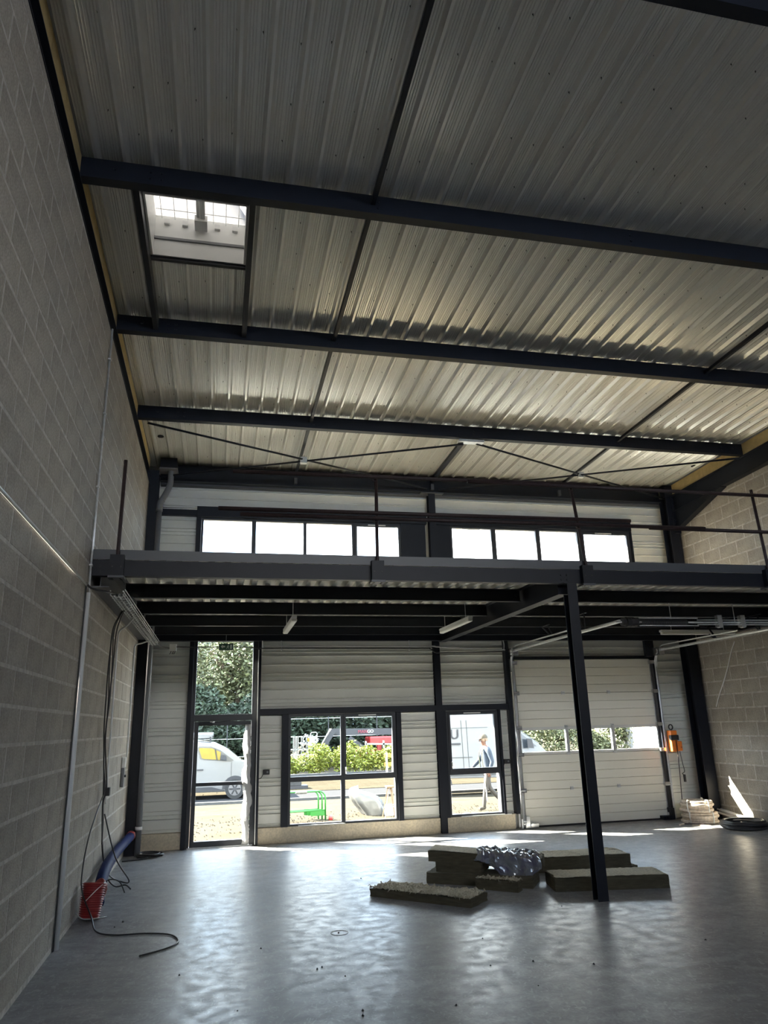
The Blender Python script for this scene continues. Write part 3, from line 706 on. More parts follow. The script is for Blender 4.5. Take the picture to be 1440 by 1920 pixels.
# guardrail posts with their brackets, and the loose tubes
posts = [((0.29, 4.955), (0.285, 3.83), 'leftmost, standing alone by the block wall'), ((3.235, 4.93), (3.228, 3.83), 'second from the left'),
         ((5.85, 4.925), (5.955, 3.83), 'above the mezzanine column, leaning'), ((8.61, 4.975), (8.66, 3.83), 'at the right edge')]
for (tx, tz), (bx, bz), lab in posts:
    r = thing('guardrail_post', 'rusty guardrail post on the mezzanine edge, ' + lab, 'post', (bx, 8.2, bz), 'guardrail posts')
    MB().tube([(bx, 8.225, 3.62), (bx, 8.225, bz), (tx, 8.225, tz)], 0.021, 10).build('tube', M['rust'], r, smooth=True)
    g = MB(); g.box(bx - 0.075, 8.19, 3.60, bx + 0.075, 8.198, 3.835); g.box(bx - 0.075, 8.198, 3.60, bx - 0.067, YM - 0.002, 3.835); g.box(bx + 0.067, 8.198, 3.60, bx + 0.075, YM - 0.002, 3.835)
    br = g.build('bracket', M['steel'], r)
    MB().box(bx - 0.085, 8.185, 3.575, bx + 0.085, YM + 0.07, 3.60).build('clamp_plate', M['trim'], r, bevel=0.003)
    for dx in (-0.045, 0.045):
        for dz in (0.07,): MB().cyl((bx + dx, 8.192, 3.70), (bx + dx, 8.184, 3.70), 0.009, 8).build('rivet', M['black'], br)
        for dy in (0.03, 0.09): MB().cyl((bx + dx, 8.2 + dy, 3.578), (bx + dx, 8.2 + dy, 3.570), 0.012, 8).build('hole_plug', M['black'], r)
    if bx > 1:
        for t in (0.46, 0.93):
            px, pz = bx + (tx - bx) * t, bz + (tz - bz) * t
            MB().tube([(px - 0.02, 8.20, pz + 0.03), (px - 0.05, 8.19, pz + 0.03), (px - 0.055, 8.18, pz - 0.02), (px - 0.01, 8.18, pz - 0.03)], 0.009, 6).build('rail_hook', M['rust'], r, smooth=True)
rails = [((1.50, 4.865), (6.2, 4.91), 8.170, 'upper tube on the left half'), ((4.4, 4.872), (11.1, 4.868), 8.145, 'upper tube on the right half'),
         ((1.35, 4.405), (6.63, 4.437), 8.170, 'highest of the middle tubes'), ((1.60, 4.335), (7.715, 4.365), 8.150, 'lower middle tube on the left'), ((6.9, 4.352), (11.1, 4.35), 8.172, 'middle tube on the right')]
for (a, az), (b, bz), y, lab in rails:
    o = MB().cyl((a, y, az), (b, y, bz), 0.024, 10).build('guardrail_tube', M['rust'], smooth=True); tag(o, 'dark rusty guardrail tube, ' + lab, 'rail', 'guardrail tubes')

# ------------------------------------------------------------------ sectional door
d2 = thing('door_2', 'white sectional garage door with a strip of windows', 'door', (8.8, 13.93, 0), kind='structure')
def section(z0, z1):
    n = 4; st = (z1 - z0) / n; pf = [(13.975, z0)]
    for k in range(n):
        a = z0 + k * st; pf += [(13.935, a), (13.935, a + st - 0.012), (13.952, a + st - 0.006)]
    pf += [(13.975, z1)]
    return MB().prism(pf, 'x', 7.265, 10.30).build('section', M['panel'], d2)
for a, b in ((0.03, 0.67), (0.67, 1.315), (1.83, 2.485), (2.485, 3.16)): section(a, b)
gs = MB(); gs.box(7.265, 13.93, 1.315, 10.30, 13.975, 1.362); gs.box(7.265, 13.93, 1.772, 10.30, 13.975, 1.83); gs.box(7.265, 13.93, 1.362, 7.285, 13.975, 1.772); gs.box(10.285, 13.93, 1.362, 10.30, 13.975, 1.772)
gsec = gs.build('glazed_section', M['white'], d2)
for a, b in ((7.285, 8.24), (8.30, 9.25), (9.32, 10.285)): MB().box(a, 13.95, 1.36, b, 13.958, 1.774).build('pane', M['glass'], gsec)
for a, b in ((8.24, 8.30), (9.25, 9.32)): MB().box(a, 13.915, 1.34, b, 13.975, 1.80).build('mullion', M['galv'], gsec)
for hx in (8.265, 9.285):
    for hz in (0.67, 1.325, 1.825, 2.485):
        g = MB(); g.box(hx - 0.035, 13.918, hz - 0.03, hx + 0.035, 13.933, hz + 0.03); g.cyl((hx - 0.03, 13.915, hz), (hx + 0.03, 13.915, hz), 0.009, 8); g.build('hinge', M['galv'], d2)
MB().box(7.265, 13.93, 0.0, 10.30, 13.985, 0.03).build('bottom_seal', M['black'], d2)
for sx, nm in ((7.155, -1), (10.405, 1)):
    P = [(sx, 13.87, 0.0), (sx, 13.87, 2.98)] + [(sx, 13.87 - 0.33 * (1 - math.cos(a)), 2.98 + 0.33 * math.sin(a)) for a in (0.3, 0.6, 0.9, 1.2, 1.5708)] + [(sx, 9.60, 3.325)]
    MB().tube(P, 0.026, 8).build('track', M['galv'], d2)
    P2 = [(sx - nm * 0.0, 13.80, 2.98)] + [(sx, 13.80 - 0.28 * (1 - math.cos(a)), 2.98 + 0.42 * math.sin(a)) for a in (0.3, 0.6, 0.9, 1.2, 1.5708)] + [(sx, 11.2, 3.40)]
    MB().tube(P2, 0.014, 6).build('upper_track', M['galv'], d2)
    MB().box(sx - 0.055, 13.895, 0.02, sx + 0.055 , 13.92, 3.12).build('track_angle', M['galv'], d2)
    for hz in (0.10, 0.67, 1.325, 1.825, 2.485, 3.08):
        g = MB(); g.box(sx - nm * 0.02, 13.85, hz - 0.035, sx - nm * 0.13, 13.93, hz + 0.035); g.cyl((sx, 13.87, hz), (sx - nm * 0.10, 13.87, hz), 0.022, 10); g.build('roller_hinge', M['chrome'], d2)
    g = MB(); g.box(sx - nm * 0.04, 13.80, 0.01, sx - nm * 0.30, 13.925, 0.08); g.box(sx - nm * 0.05, 13.78, 0.02, sx - nm * 0.12, 13.92, 0.22); g.cyl((sx - nm * 0.16, 13.79, 0.06), (sx - nm * 0.16, 13.76, 0.06), 0.035, 10); g.build('bottom_bracket', M['chrome'] if nm < 0 else M['steel'], d2)
    g = MB(); g.box(sx - 0.06, 13.56, 3.20, sx + 0.05, 13.84, 3.36); g.cyl((sx + 0.07, 13.7, 3.28), (sx - 0.07, 13.7, 3.28), 0.06, 12); g.build('head_bracket', M['chrome'], d2)
    for (ya, yb) in ((11.78, 12.22), (10.65, 10.85)):
        g = MB(); g.bar((sx, ya, 3.30), (sx, yb + 0.05, 3.60), 0.03, 0.006, (1, 0, 0)); g.bar((sx, yb + 0.05, 3.60), (sx, yb - 0.28, 3.60), 0.03, 0.006); g.bar((sx, yb - 0.2, 3.60), (sx, ya, 3.30), 0.04, 0.006, (1, 0, 0)); g.build('track_hanger', M['steel'], d2)
MB().tube([(7.12, 13.79, 0.18), (7.12, 13.79, 2.9)], 0.02, 8).build('bright_pipe', M['chrome'], d2, smooth=True)
for a_, b_ in ((7.19, 7.272), (10.293, 10.36)): MB().box(a_, 13.978, 0, b_, 14.018, 3.18).build('side_seal', M['galv'], d2)
MB().box(7.19, 13.978, 3.14, 10.36, 14.018, 3.20).build('top_seal', M['black'], d2)
# torsion spring shaft at the end of the horizontal tracks
sh = MB(); sh.cyl((7.08, 9.58, 3.31), (10.48, 9.58, 3.31), 0.014, 10); sh.build('spring_shaft', M['galv'], d2, smooth=True)
def helix(x0, x1, r, turns, wire, n=10):
    return MB().tube([(x0 + (x1 - x0) * i / (turns * n), 9.58 + r * math.cos(2 * math.pi * i / n), 3.31 + r * math.sin(2 * math.pi * i / n)) for i in range(turns * n + 1)], wire, 5)
helix(7.48, 8.25, 0.042, 40, 0.008).build('torsion_spring', M['black'], d2, smooth=True)
for tx, tr in ((7.20, 0.055), (7.27, 0.075), (7.33, 0.078), (7.40, 0.06)): MB().cyl((tx - 0.028, 9.58, 3.31), (tx + 0.028, 9.58, 3.31), tr, 14).build('cable_drum', M['black'], d2)
for bz in (3.255, 3.365): MB().bar((7.44, 9.545, bz), (8.42, 9.545, bz), 0.02, 0.012).build('spring_guard', M['galv'], d2)
for tx in (8.80, 9.20):
    g = MB(); g.box(tx - 0.04, 9.535, 3.24, tx + 0.04, 9.62, 3.31); g.box(tx - 0.03, 9.55, 3.31, tx + 0.05, 9.62, 3.42); g.cyl((tx, 9.53, 3.265), (tx, 9.60, 3.265), 0.04, 10); g.build('shaft_bearing', M['chrome'], d2)
for bz in (3.35, 3.28): MB().cyl((8.45, 9.60, bz), (10.46, 9.60, bz), 0.008, 6).build('tie_bar', M['galv'], d2)
for tx in (8.05, 9.15): MB().cyl((tx, 9.66, 3.34), (tx, 9.66, 3.61), 0.006, 6).build('hanger_rod', M['galv'], d2)

# ------------------------------------------------------------------ lights, exit sign, cables and conduits
def strip_light(a, b, lab):
    a, b = Vector(a), Vector(b); r = thing('strip_light', 'white strip light hung under the mezzanine, ' + lab, 'light', (a + b) / 2, 'strip lights')
    d = (b - a).normalized()
    MB().bar(a, b, 0.075, 0.045).build('housing', M['conduit'], r, bevel=0.012)
    MB().bar(a + d * 0.02 + Vector((0, 0, -0.04)), b - d * 0.02 + Vector((0, 0, -0.04)), 0.085, 0.05).build('diffuser', M['diffuser'], r, bevel=0.018)
    for t in (0.15, 0.85):
        p = a + (b - a) * t; MB().cyl(p + Vector((0, 0, 0.02)), Vector((p.x, p.y, 3.792)), 0.005, 6).build('hanger', M['galv'], r)
strip_light((2.47, 10.52, 3.50), (2.47, 12.05, 3.50), 'on the left')
strip_light((5.15, 10.45, 3.50), (5.15, 12.0, 3.50), 'beside the girder')
strip_light((9.40, 12.02, 3.49), (11.0, 12.02, 3.49), 'above the sectional door at the right')

sg = thing('exit_sign', 'small dark emergency exit sign hanging above the entrance door', 'sign', (1.53, 13.6, 3.33))
MB().box(1.405, 13.585, 3.335, 1.66, 13.62, 3.455).build('case', M['alu'], sg, bevel=0.004)
M['green'] = mat('dark_green_sign', (0.03, 0.10, 0.06), 0.4); M['signwhite'] = mat('sign_white', (0.70, 0.74, 0.70), 0.5)
MB().box(1.415, 13.580, 3.345, 1.65, 13.5855, 3.445).build('face', M['green'], sg)
g = MB(); g.prism([(1.435, 3.40), (1.475, 3.365), (1.475, 3.385), (1.515, 3.385), (1.515, 3.415), (1.475, 3.415), (1.475, 3.435)], 'y', 13.577, 13.5805); g.build('arrow', M['signwhite'], sg)
g = MB(); g.prism([(1.605, 3.358), (1.635, 3.358), (1.635, 3.434), (1.605, 3.434)], 'y', 13.577, 13.5805); g.build('door_symbol', M['signwhite'], sg)
g = MB(); g.cyl((1.57, 13.577, 3.428), (1.57, 13.5805, 3.428), 0.009, 10)
for q in ([(1.56, 3.415), (1.575, 3.418), (1.572, 3.388), (1.558, 3.388)], [(1.558, 3.39), (1.568, 3.39), (1.585, 3.365), (1.577, 3.36)], [(1.558, 3.392), (1.565, 3.385), (1.54, 3.36), (1.533, 3.366)], [(1.573, 3.417), (1.59, 3.40), (1.586, 3.395), (1.57, 3.408)], [(1.562, 3.416), (1.54, 3.402), (1.543, 3.396), (1.563, 3.408)]):
    g.prism(q, 'y', 13.577, 13.5805)
g.build('running_figure', M['signwhite'], sg)
MB().cyl((1.53, 13.605, 3.455), (1.53, 13.605, 3.62), 0.004, 6).build('hanger', M['galv'], sg)
jb = thing('junction_box', 'small white junction box near the top of the left tray wall', 'box', (0.6, 13.6, 3.33))
MB().box(0.54, 13.58, 3.325, 0.66, 13.64, 3.445).build('body', M['white'], jb, bevel=0.006)
for k, dx in enumerate((-0.03, 0.01, 0.04)): MB().tube([(0.6 + dx, 13.61, 3.327), (0.59 + dx, 13.605, 3.29), (0.575 + dx, 13.60, 3.27)], 0.008, 6).build('cable_gland', M['black'], jb)

def cable(name, pts, r, m, lab, cat='cable', n=8, k=6, group=None):
    return tag(MB().tube(smooth_path(pts, k), r, n).build(name, m, smooth=True), lab, cat, group)
cable('conduit', [(0.66, 13.61, 3.40), (0.9, 13.62, 3.395), (1.404, 13.61, 3.395)], 0.009, M['cable'], 'black cable between the junction box and the exit sign', k=3)
cable('conduit', [(1.662, 13.61, 3.395), (1.9, 13.61, 3.39), (2.23, 13.70, 3.375)], 0.009, M['cable'], 'black cable from the exit sign to the right', k=3)
cable('conduit', [(0.33, 13.24, 3.42), (0.42, 13.50, 3.39), (0.54, 13.61, 3.38)], 0.010, M['cable'], 'short black cable from the cable tray to the junction box')
o = MB().tube([(1.05, 13.72, 3.507), (2.02, 13.72, 3.507)], 0.012, 8).build('conduit', M['conduit'], smooth=True); tag(o, 'pale conduit just above the exit sign', 'conduit')
cable('conduit', [(2.22, 13.72, 3.375), (3.0, 13.72, 3.375), (5.20, 13.72, 3.365), (5.42, 13.70, 3.36), (5.55, 13.70, 3.28), (5.75, 13.70, 3.28), (7.0, 13.72, 3.30)], 0.010, M['cable'], 'black cable running along the top of the tray wall', k=5)
cable('conduit', [(2.22, 13.73, 3.425), (5.3, 13.73, 3.41), (5.55, 13.73, 3.40), (7.0, 13.73, 3.33)], 0.013, M['conduit'], 'pale conduit running along the top of the tray wall', 'conduit', k=3)
for x in (2.20, 2.55, 5.02, 6.98):
    tag(MB().tube(smooth_path([(x, 13.75, 3.33), (x + 0.01, 13.74, 3.45), (x - 0.03, 13.73, 3.60)], 4), 0.011, 6).build('conduit_drop', M['conduit'], smooth=True),
        {2.20: 'short pale conduit drop beside the door post', 2.55: 'short pale conduit drop above the left end of the four-pane window', 5.02: 'short pale conduit drop left of the girder end', 6.98: 'short curved conduit drop left of the sectional door'}[x], 'conduit', 'conduit drops')

# conduits on the left wall
o = MB().tube([(0.016, -1.0, 3.474), (0.016, 8.10, 3.468)], 0.013, 8).build('conduit', M['conduit'], smooth=True); tag(o, 'pale horizontal conduit along the left block wall', 'conduit')
vc = thing('conduit', 'tall pale conduit standing upright against the left block wall', 'conduit', (0.02, 8.15, 0))
MB().tube([(0.026, 8.16, 0.0), (0.026, 8.16, 3.40)], 0.023, 12).build('lower_pipe', M['conduit'], vc, smooth=True)
MB().tube([(0.020, 8.19, 3.40), (0.020, 8.20, 4.0), (0.020, 8.20, 6.62)], 0.012, 8).build('upper_pipe', M['galv'], vc, smooth=True)
MB().box(0.004, 8.095, 0.0, 0.012, 8.130, 3.50).build('dark_channel', M['black'], vc)
for z in (3.7, 4.6, 5.5, 6.2): MB().box(0.004, 8.17, z, 0.036, 8.225, z + 0.018).build('clip', M['white'], vc)
cable('conduit', [(0.30, 9.98, 3.40), (0.20, 10.25, 3.34), (0.06, 10.60, 3.30), (0.025, 10.72, 3.20), (0.02, 10.76, 2.9), (0.02, 10.80, 1.25), (0.02, 10.80, 1.05)], 0.013, M['conduit'], 'pale conduit bending from the cable tray down the left wall behind the black cables', 'conduit')
cable('conduit', [(0.30, 12.55, 3.40), (0.16, 12.70, 3.37), (0.04, 12.80, 3.34), (0.02, 12.86, 3.2), (0.02, 12.88, 2.9), (0.02, 12.90, 1.55)], 0.013, M['conduit'], 'pale conduit dropping to the switch near the left corner', 'conduit')
sw = thing('wall_switch', 'slim grey isolator switch on the left block wall', 'switch', (0.03, 12.45, 1.14))
MB().box(0.004, 12.40, 1.14, 0.05, 12.50, 1.42).build('body', M['pvc'], sw, bevel=0.006); MB().box(0.004, 12.41, 1.43, 0.06, 12.50, 1.58).build('cover', M['white'], sw, bevel=0.006)
MB().cyl((0.05, 12.45, 1.30), (0.075, 12.45, 1.30), 0.02, 10).build('knob', M['black'], sw)

# wire cable tray along the left wall beam
ct = thing('cable_tray', 'galvanised wire cable tray under the left mezzanine beam', 'cable tray', (0.29, 11, 3.42))
lw = MB(); lw.cyl((0, -2.50, 0), (0, 2.50, 0), 0.006, 6); lme = meshobj('long_wire', lw, M['galv'])
for x, z in ((0.22, 3.455), (0.22, 3.415), (0.265, 3.40), (0.31, 3.40), (0.355, 3.415), (0.355, 3.455), (0.375, 3.47)): place('long_wire', lme, ct, (x, 10.85, z))
tw = MB(); tw.tube([(0.22, 0, 3.46), (0.22, 0, 3.405), (0.24, 0, 3.395), (0.34, 0, 3.395), (0.357, 0, 3.405), (0.357, 0, 3.46)], 0.004, 5); tme = meshobj('cross_wire', tw, M['galv'])
for k in range(32): place('cross_wire', tme, ct, (0, 8.4 + 0.155 * k, 0))
for k in range(4): MB().box(0.18, 8.9 + 1.35 * k, 3.47, 0.40, 8.93 + 1.35 * k, 3.488).build('support', M['steel'], ct)
for k, (x, r) in enumerate(((0.245, 0.012), (0.275, 0.010), (0.30, 0.013), (0.33, 0.010))):
    pts = [(x + 0.012 * math.sin(1.7 * i + k), 8.4 + 0.54 * i, 3.41 + r) for i in range(10)]
    cable('tray_cable', pts, r, M['cable'] if k % 2 else M['greycable'], ['grey cable nearest the wall in the cable tray', 'black cable second from the wall in the cable tray', 'thick grey cable third from the wall in the cable tray', 'black cable at the open side of the cable tray'][k], group='cables lying in the tray')
cable('tray_cable', [(0.02, 8.06, 3.47), (0.08, 8.10, 3.43), (0.20, 8.20, 3.42), (0.28, 8.42, 3.44)], 0.012, M['cable'], 'black cable looping from the wall conduit into the cable tray')

# bundle of black cables hanging from the tray down the left wall
rnd = random.Random(21)
base = [(0.26, 9.45, 3.44), (0.18, 9.55, 3.38), (0.07, 9.85, 3.20), (0.045, 9.98, 2.80), (0.04, 10.05, 2.35), (0.04, 10.0, 1.95), (0.04, 10.12, 1.60), (0.05, 10.28, 1.28)]
lower = [[(0.05, 10.35, 1.05), (0.05, 10.45, 0.80), (0.06, 10.62, 0.45), (0.10, 11.0, 0.16), (0.24, 11.20, 0.03), (0.36, 11.05, 0.06), (0.20, 10.75, 0.40), (0.06, 10.50, 0.95)],
         [(0.05, 10.35, 1.00), (0.06, 10.55, 0.55), (0.10, 10.75, 0.20), (0.20, 10.90, 0.03), (0.34, 10.82, 0.05), (0.42, 10.7, 0.02)],
         [(0.05, 10.20, 1.15), (0.05, 9.85, 1.02), (0.05, 9.40, 0.80), (0.05, 9.17, 0.52), (0.06, 9.2, 0.30), (0.20, 9.02, 0.08), (0.30, 8.70, 0.012), (0.50, 8.50, 0.010), (0.80, 8.46, 0.010), (1.05, 8.33, 0.010), (1.14, 8.06, 0.010), (1.05, 7.86, 0.010), (0.82, 7.68, 0.010)],
         [(0.05, 10.38, 1.10), (0.05, 10.50, 0.85), (0.06, 10.45, 0.60)]]
labs = ['black hanging cable on the left wall, ending in a closed loop above the floor', 'black hanging cable on the left wall, touching the floor behind the red duct', 'long black cable hanging down the left wall and curling out over the floor', 'short black hanging cable on the left wall, ending above the blue duct']
for k in range(4):
    b = [(x + 0.012 * k * (0.3 if i == 0 else 1), y + 0.10 * math.sin(i * 1.3 + k * 1.6) * (1 if 1 < i < 7 else 0.3), z) for i, (x, y, z) in enumerate(base)]
    cable('hanging_cable', b + lower[k], 0.009 if k != 2 else 0.008, M['cable'], labs[k], group='black cables hanging from the tray')
pl = thing('cable_connector', 'small black plug box hanging on the wall cables', 'connector', (0.09, 10.36, 1.18))
MB().box(0.06, 10.31, 1.18, 0.125, 10.40, 1.28).build('body', M['black'], pl, bevel=0.006); MB().box(0.07, 10.40, 1.20, 0.11, 10.43, 1.25).build('plug', M['white'], pl, bevel=0.004)

# rain water hopper and downpipe in the left corner
dp_ = thing('downpipe', 'dark grey rainwater downpipe with hopper in the left front corner', 'pipe', (0.235, 13.56, 0))
MB().box(0.20, 13.36, 6.72, 0.50, 13.66, 6.93).build('hopper', M['steel'], dp_, bevel=0.006)
MB().box(0.185, 13.345, 6.70, 0.515, 13.675, 6.725).build('hopper_rim', M['pvc'], dp_)
MB().tube(smooth_path([(0.39, 13.50, 6.72), (0.39, 13.50, 6.55), (0.38, 13.50, 6.42), (0.30, 13.47, 6.20), (0.235, 13.44, 6.05), (0.225, 13.44, 5.92)], 5), 0.055, 14).build('offset_bend', M['pvc'], dp_, smooth=True)
MB().tube([(0.225, 13.44, 5.95), (0.225, 13.44, 0.0)], 0.048, 14).build('pipe', M['pvc'], dp_, smooth=True)
for z in (5.88, 0.40, 6.12): MB().cyl((0.225 if z != 6.12 else 0.262, 13.44 if z != 6.12 else 13.455, z), (0.225 if z != 6.12 else 0.25, 13.44 if z != 6.12 else 13.45, z + (0.05 if z != 6.12 else -0.03)), 0.058, 14).build('socket', M['conduit'] if z < 5 else M['pvc'], dp_, smooth=True)

# small wall lamps / box with a coil of wire beside the windows
for (x, z, lab) in ((2.32, 1.15, 'small black box with a wire tail left of the four-pane window'), (6.945, 1.17, 'small black box with a wire tail right of the narrow window')):
    r = thing('control_box', lab, 'box', (x, 13.93, z), 'control boxes')
    MB().box(x - 0.06, 13.885, z, x + 0.06, 13.946, z + 0.085).build('body', M['black'], r, bevel=0.008)
    MB().tube(smooth_path([(x - 0.05, 13.91, z + 0.02), (x - 0.09, 13.90, z - 0.05), (x - 0.14, 13.90, z - 0.06), (x - 0.17 if x < 5 else x - 0.06, 13.92, z - 0.01)], 5), 0.006, 6).build('wire_tail', M['black'], r, smooth=True)
    MB().cyl((x + 0.02, 13.885, z + 0.045), (x + 0.02, 13.878, z + 0.045), 0.018, 10).build('button', M['pvc'], r)

# door operator with its chain, right of the sectional door
ho = thing('door_operator', 'orange and black chain hoist operator beside the sectional door', 'hoist', (10.55, 13.8, 1.28))
MB().box(10.455, 13.72, 1.28, 10.60, 13.86, 1.69).build('body', M['orange'], ho, bevel=0.012)
MB().box(10.56, 13.70, 1.29, 10.675, 13.83, 1.48).build('control_unit', M['orange'], ho, bevel=0.012)
MB().box(10.45, 13.712, 1.50, 10.63, 13.80, 1.60).build('black_band', M['black'], ho, bevel=0.01)
g = MB(); g.tube([(10.52 + 0.045 * math.cos(a * math.pi / 8), 13.79, 1.70 + 0.055 + 0.05 * math.sin(a * math.pi / 8)) for a in range(16)], 0.012, 6, closed=True); g.build('shackle', M['black'], ho, smooth=True)
g = MB(); g.box(10.635, 13.697, 1.35, 10.655, 13.70, 1.37); g.build('button', M['red'], ho)
MB().tube(smooth_path([(10.55, 13.71, 1.50), (10.545, 13.70, 1.2), (10.52, 13.70, 0.7), (10.49, 13.71, 0.12)], 6), 0.008, 6).build('pull_chain', M['rust'], ho, smooth=True)
MB().tube(smooth_path([(10.61, 13.72, 1.29), (10.63, 13.71, 1.05), (10.65, 13.71, 0.90), (10.60, 13.72, 0.86), (10.62, 13.71, 0.84)], 6), 0.007, 6).build('control_cable', M['black'], ho, smooth=True)
MB().box(10.62, 13.70, 0.70, 10.66, 13.74, 0.84).build('pendant_switch', M['black'], ho, bevel=0.006)
cable('hanging_wire', [(11.235, 12.37, 3.34), (11.235, 12.52, 3.15), (11.235, 12.68, 2.88), (11.235, 12.84, 2.65), (11.23, 12.90, 2.56), (11.235, 13.05, 2.38), (11.235, 13.22, 2.13)], 0.011, M['white'], 'loose white wire hanging down the right block wall')
# ------------------------------------------------------------------ mineral wool slabs on the floor
def wool_slab(name, p0, ang, L, Wd, th, z0, z1, lab, seed, top=None, fray=0):
    """p0: near left corner on the floor plan; ang: direction of the length; z0/z1: underside height at the start and the end"""
    rn = random.Random(seed); r = thing(name, lab, 'insulation', (p0[0], p0[1], min(z0, z1)), 'mineral wool slabs on the floor')
    d = Vector((math.cos(ang), math.sin(ang), 0)); n = Vector((-math.sin(ang), math.cos(ang), 0))
    NX, NY, NZ = 18, 6, 3
    idx = {}; vs = []; fs = []
    def vid(i, j, k):
        if (i, j, k) not in idx:
            u, v, w = i / NX, j / NY, k / NZ
            p = Vector(p0).to_3d() + d * (L * u) + n * (Wd * v); z = z0 + (z1 - z0) * u + th * w
            jit = 0.006
            p += d * rn.uniform(-jit, jit) * (1 if i in (0, NX) else 0.3) + n * rn.uniform(-jit, jit) * (1 if j in (0, NY) else 0.3)
            if k == NZ: z += rn.uniform(-0.004, 0.006)
            elif k > 0 and j in (0, NY): p += n * (0.004 if (k == 1) == (j == 0) else -0.004)
            idx[(i, j, k)] = len(vs); vs.append((p.x, p.y, z))
        return idx[(i, j, k)]
    for i in range(NX):
        for j in range(NY):
            fs.append((vid(i, j, 0), vid(i, j + 1, 0), vid(i + 1, j + 1, 0), vid(i + 1, j, 0))); fs.append((vid(i, j, NZ), vid(i + 1, j, NZ), vid(i + 1, j + 1, NZ), vid(i, j + 1, NZ)))
    for k in range(NZ):
        for i in range(NX):
            fs.append((vid(i, 0, k), vid(i + 1, 0, k), vid(i + 1, 0, k + 1), vid(i, 0, k + 1))); fs.append((vid(i, NY, k), vid(i, NY, k + 1), vid(i + 1, NY, k + 1), vid(i + 1, NY, k)))
        for j in range(NY):
            fs.append((vid(0, j, k), vid(0, j, k + 1), vid(0, j + 1, k + 1), vid(0, j + 1, k))); fs.append((vid(NX, j, k), vid(NX, j + 1, k), vid(NX, j + 1, k + 1), vid(NX, j, k + 1)))
    MB().add(vs, fs).build('body', M['slab'], r)
    if top:
        g = MB(); vs = []; fs = []; nx, ny = 40, 14
        for i in range(nx + 1):
            for j in range(ny + 1):
                u, v = i / nx, j / ny; p = Vector(p0).to_3d() + d * (L * (0.01 + 0.98 * u)) + n * (Wd * (0.01 + 0.98 * v))
                hgt = 0.008 + (rn.random() ** 2) * top * (0.6 + 0.4 * math.sin(u * 11 + v * 5))
                vs.append((p.x + rn.uniform(-.008, .008), p.y + rn.uniform(-.008, .008), z0 + (z1 - z0) * u + th + hgt))
        for i in range(nx):
            for j in range(ny): a = i * (ny + 1) + j; fs.append((a, a + ny + 1, a + ny + 2, a + 1))
        g.add(vs, fs)
        for _ in range(fray):
            u, v = rn.random(), rn.random() ** 2; p = Vector(p0).to_3d() + d * (L * u) + n * (Wd * v); z = z0 + th + 0.012
            a = rn.uniform(0, 6.28); l = rn.uniform(0.02, 0.07)
            q = [p + Vector((rn.uniform(-.01, .01), rn.uniform(-.01, .01), z)), p + Vector((0.5 * l * math.cos(a), 0.5 * l * math.sin(a), z + rn.uniform(0.005, 0.035))), p + Vector((l * math.cos(a), l * math.sin(a), z + rn.uniform(-0.02, 0.02)))]
            g.tube(q, [0.008, 0.006, 0.002], 4)
        o = g.build('fluffy_top', M['fluff'], r); o['kind'] = 'stuff'
    return r
wool_slab('insulation_slab', (3.28, 9.335), R(-45.2), 1.335, 0.42, 0.082, 0, 0, 'frayed mineral wool slab lying alone in front of the pile', 1, top=0.030, fray=170)
wool_slab('insulation_slab', (5.42, 8.80), R(-11), 1.37, 0.48, 0.142, 0, 0, 'long mineral wool slab on the floor behind the steel column', 2, top=0.010)
wool_slab('insulation_slab', (5.58, 9.90), R(-6), 1.50, 0.52, 0.034, 0, 0, 'thin mineral wool sheet under the rear slab of the pile', 3)
wool_slab('insulation_slab', (5.50, 9.93), R(-6), 1.50, 0.50, 0.140, 0.036, 0.036, 'mineral wool slab at the rear right of the pile', 4, top=0.014)
wool_slab('insulation_slab', (4.11, 9.80), R(-33.7), 1.36, 0.44, 0.125, 0, 0, 'bottom mineral wool slab at the left of the pile', 5)
wool_slab('insulation_slab', (4.24, 9.80), R(-33.7), 0.60, 0.40, 0.115, 0.128, 0.128, 'middle mineral wool slab at the left of the pile', 6)
wool_slab('insulation_slab', (4.16, 9.84), R(-27), 1.45, 0.44, 0.125, 0.250, 0.165, 'topmost mineral wool slab, slanting down to the right across the pile', 7, top=0.006)
wool_slab('insulation_slab', (4.585, 9.275), R(-42), 0.55, 0.14, 0.115, 0, 0, 'short mineral wool offcut in front of the pile', 8, top=0.02, fray=30)

# crumpled plastic wrap over the pile
rnd = random.Random(31); vs = []; fs = []; NU, NV = 30, 26
d0 = Vector((math.cos(R(-27)), math.sin(R(-27)), 0)); n0 = Vector((-math.sin(R(-27)), math.cos(R(-27)), 0))
for i in range(NU + 1):
    for j in range(NV + 1):
        u, v = i / NU, j / NV
        s_ = 0.62 + 0.80 * u                        # along the slanting slab
        w = 0.40 - 0.85 * v                         # across: behind to front and down
        zt = 0.375 + (0.290 - 0.375) * (s_ / 1.45)
        p = Vector((4.16, 9.84, 0)) + d0 * s_ + n0 * max(w, -0.02)
        z = zt + 0.022 + 0.035 * abs(math.sin(u * 19 + v * 6)) * rnd.uniform(0.3, 1)
        if w < -0.02:
            k = (-0.02 - w); reach = 0.30 * (0.25 + 0.9 * math.exp(-((u - 0.62) / 0.28) ** 2)); k = min(k, reach)
            p += -n0 * (0.03 + k * 0.35) ; z = zt - k * 0.85 + 0.01
        p += d0 * 0.02 * math.sin(v * 17 + u * 4) + n0 * 0.012 * math.sin(u * 31)
        vs.append((p.x + rnd.uniform(-.006, .006), p.y + rnd.uniform(-.006, .006), max(z + rnd.uniform(-.006, .010), 0.006)))
for i in range(NU):
    for j in range(NV): a = i * (NV + 1) + j; fs.append((a, a + NV + 1, a + NV + 2, a + 1))
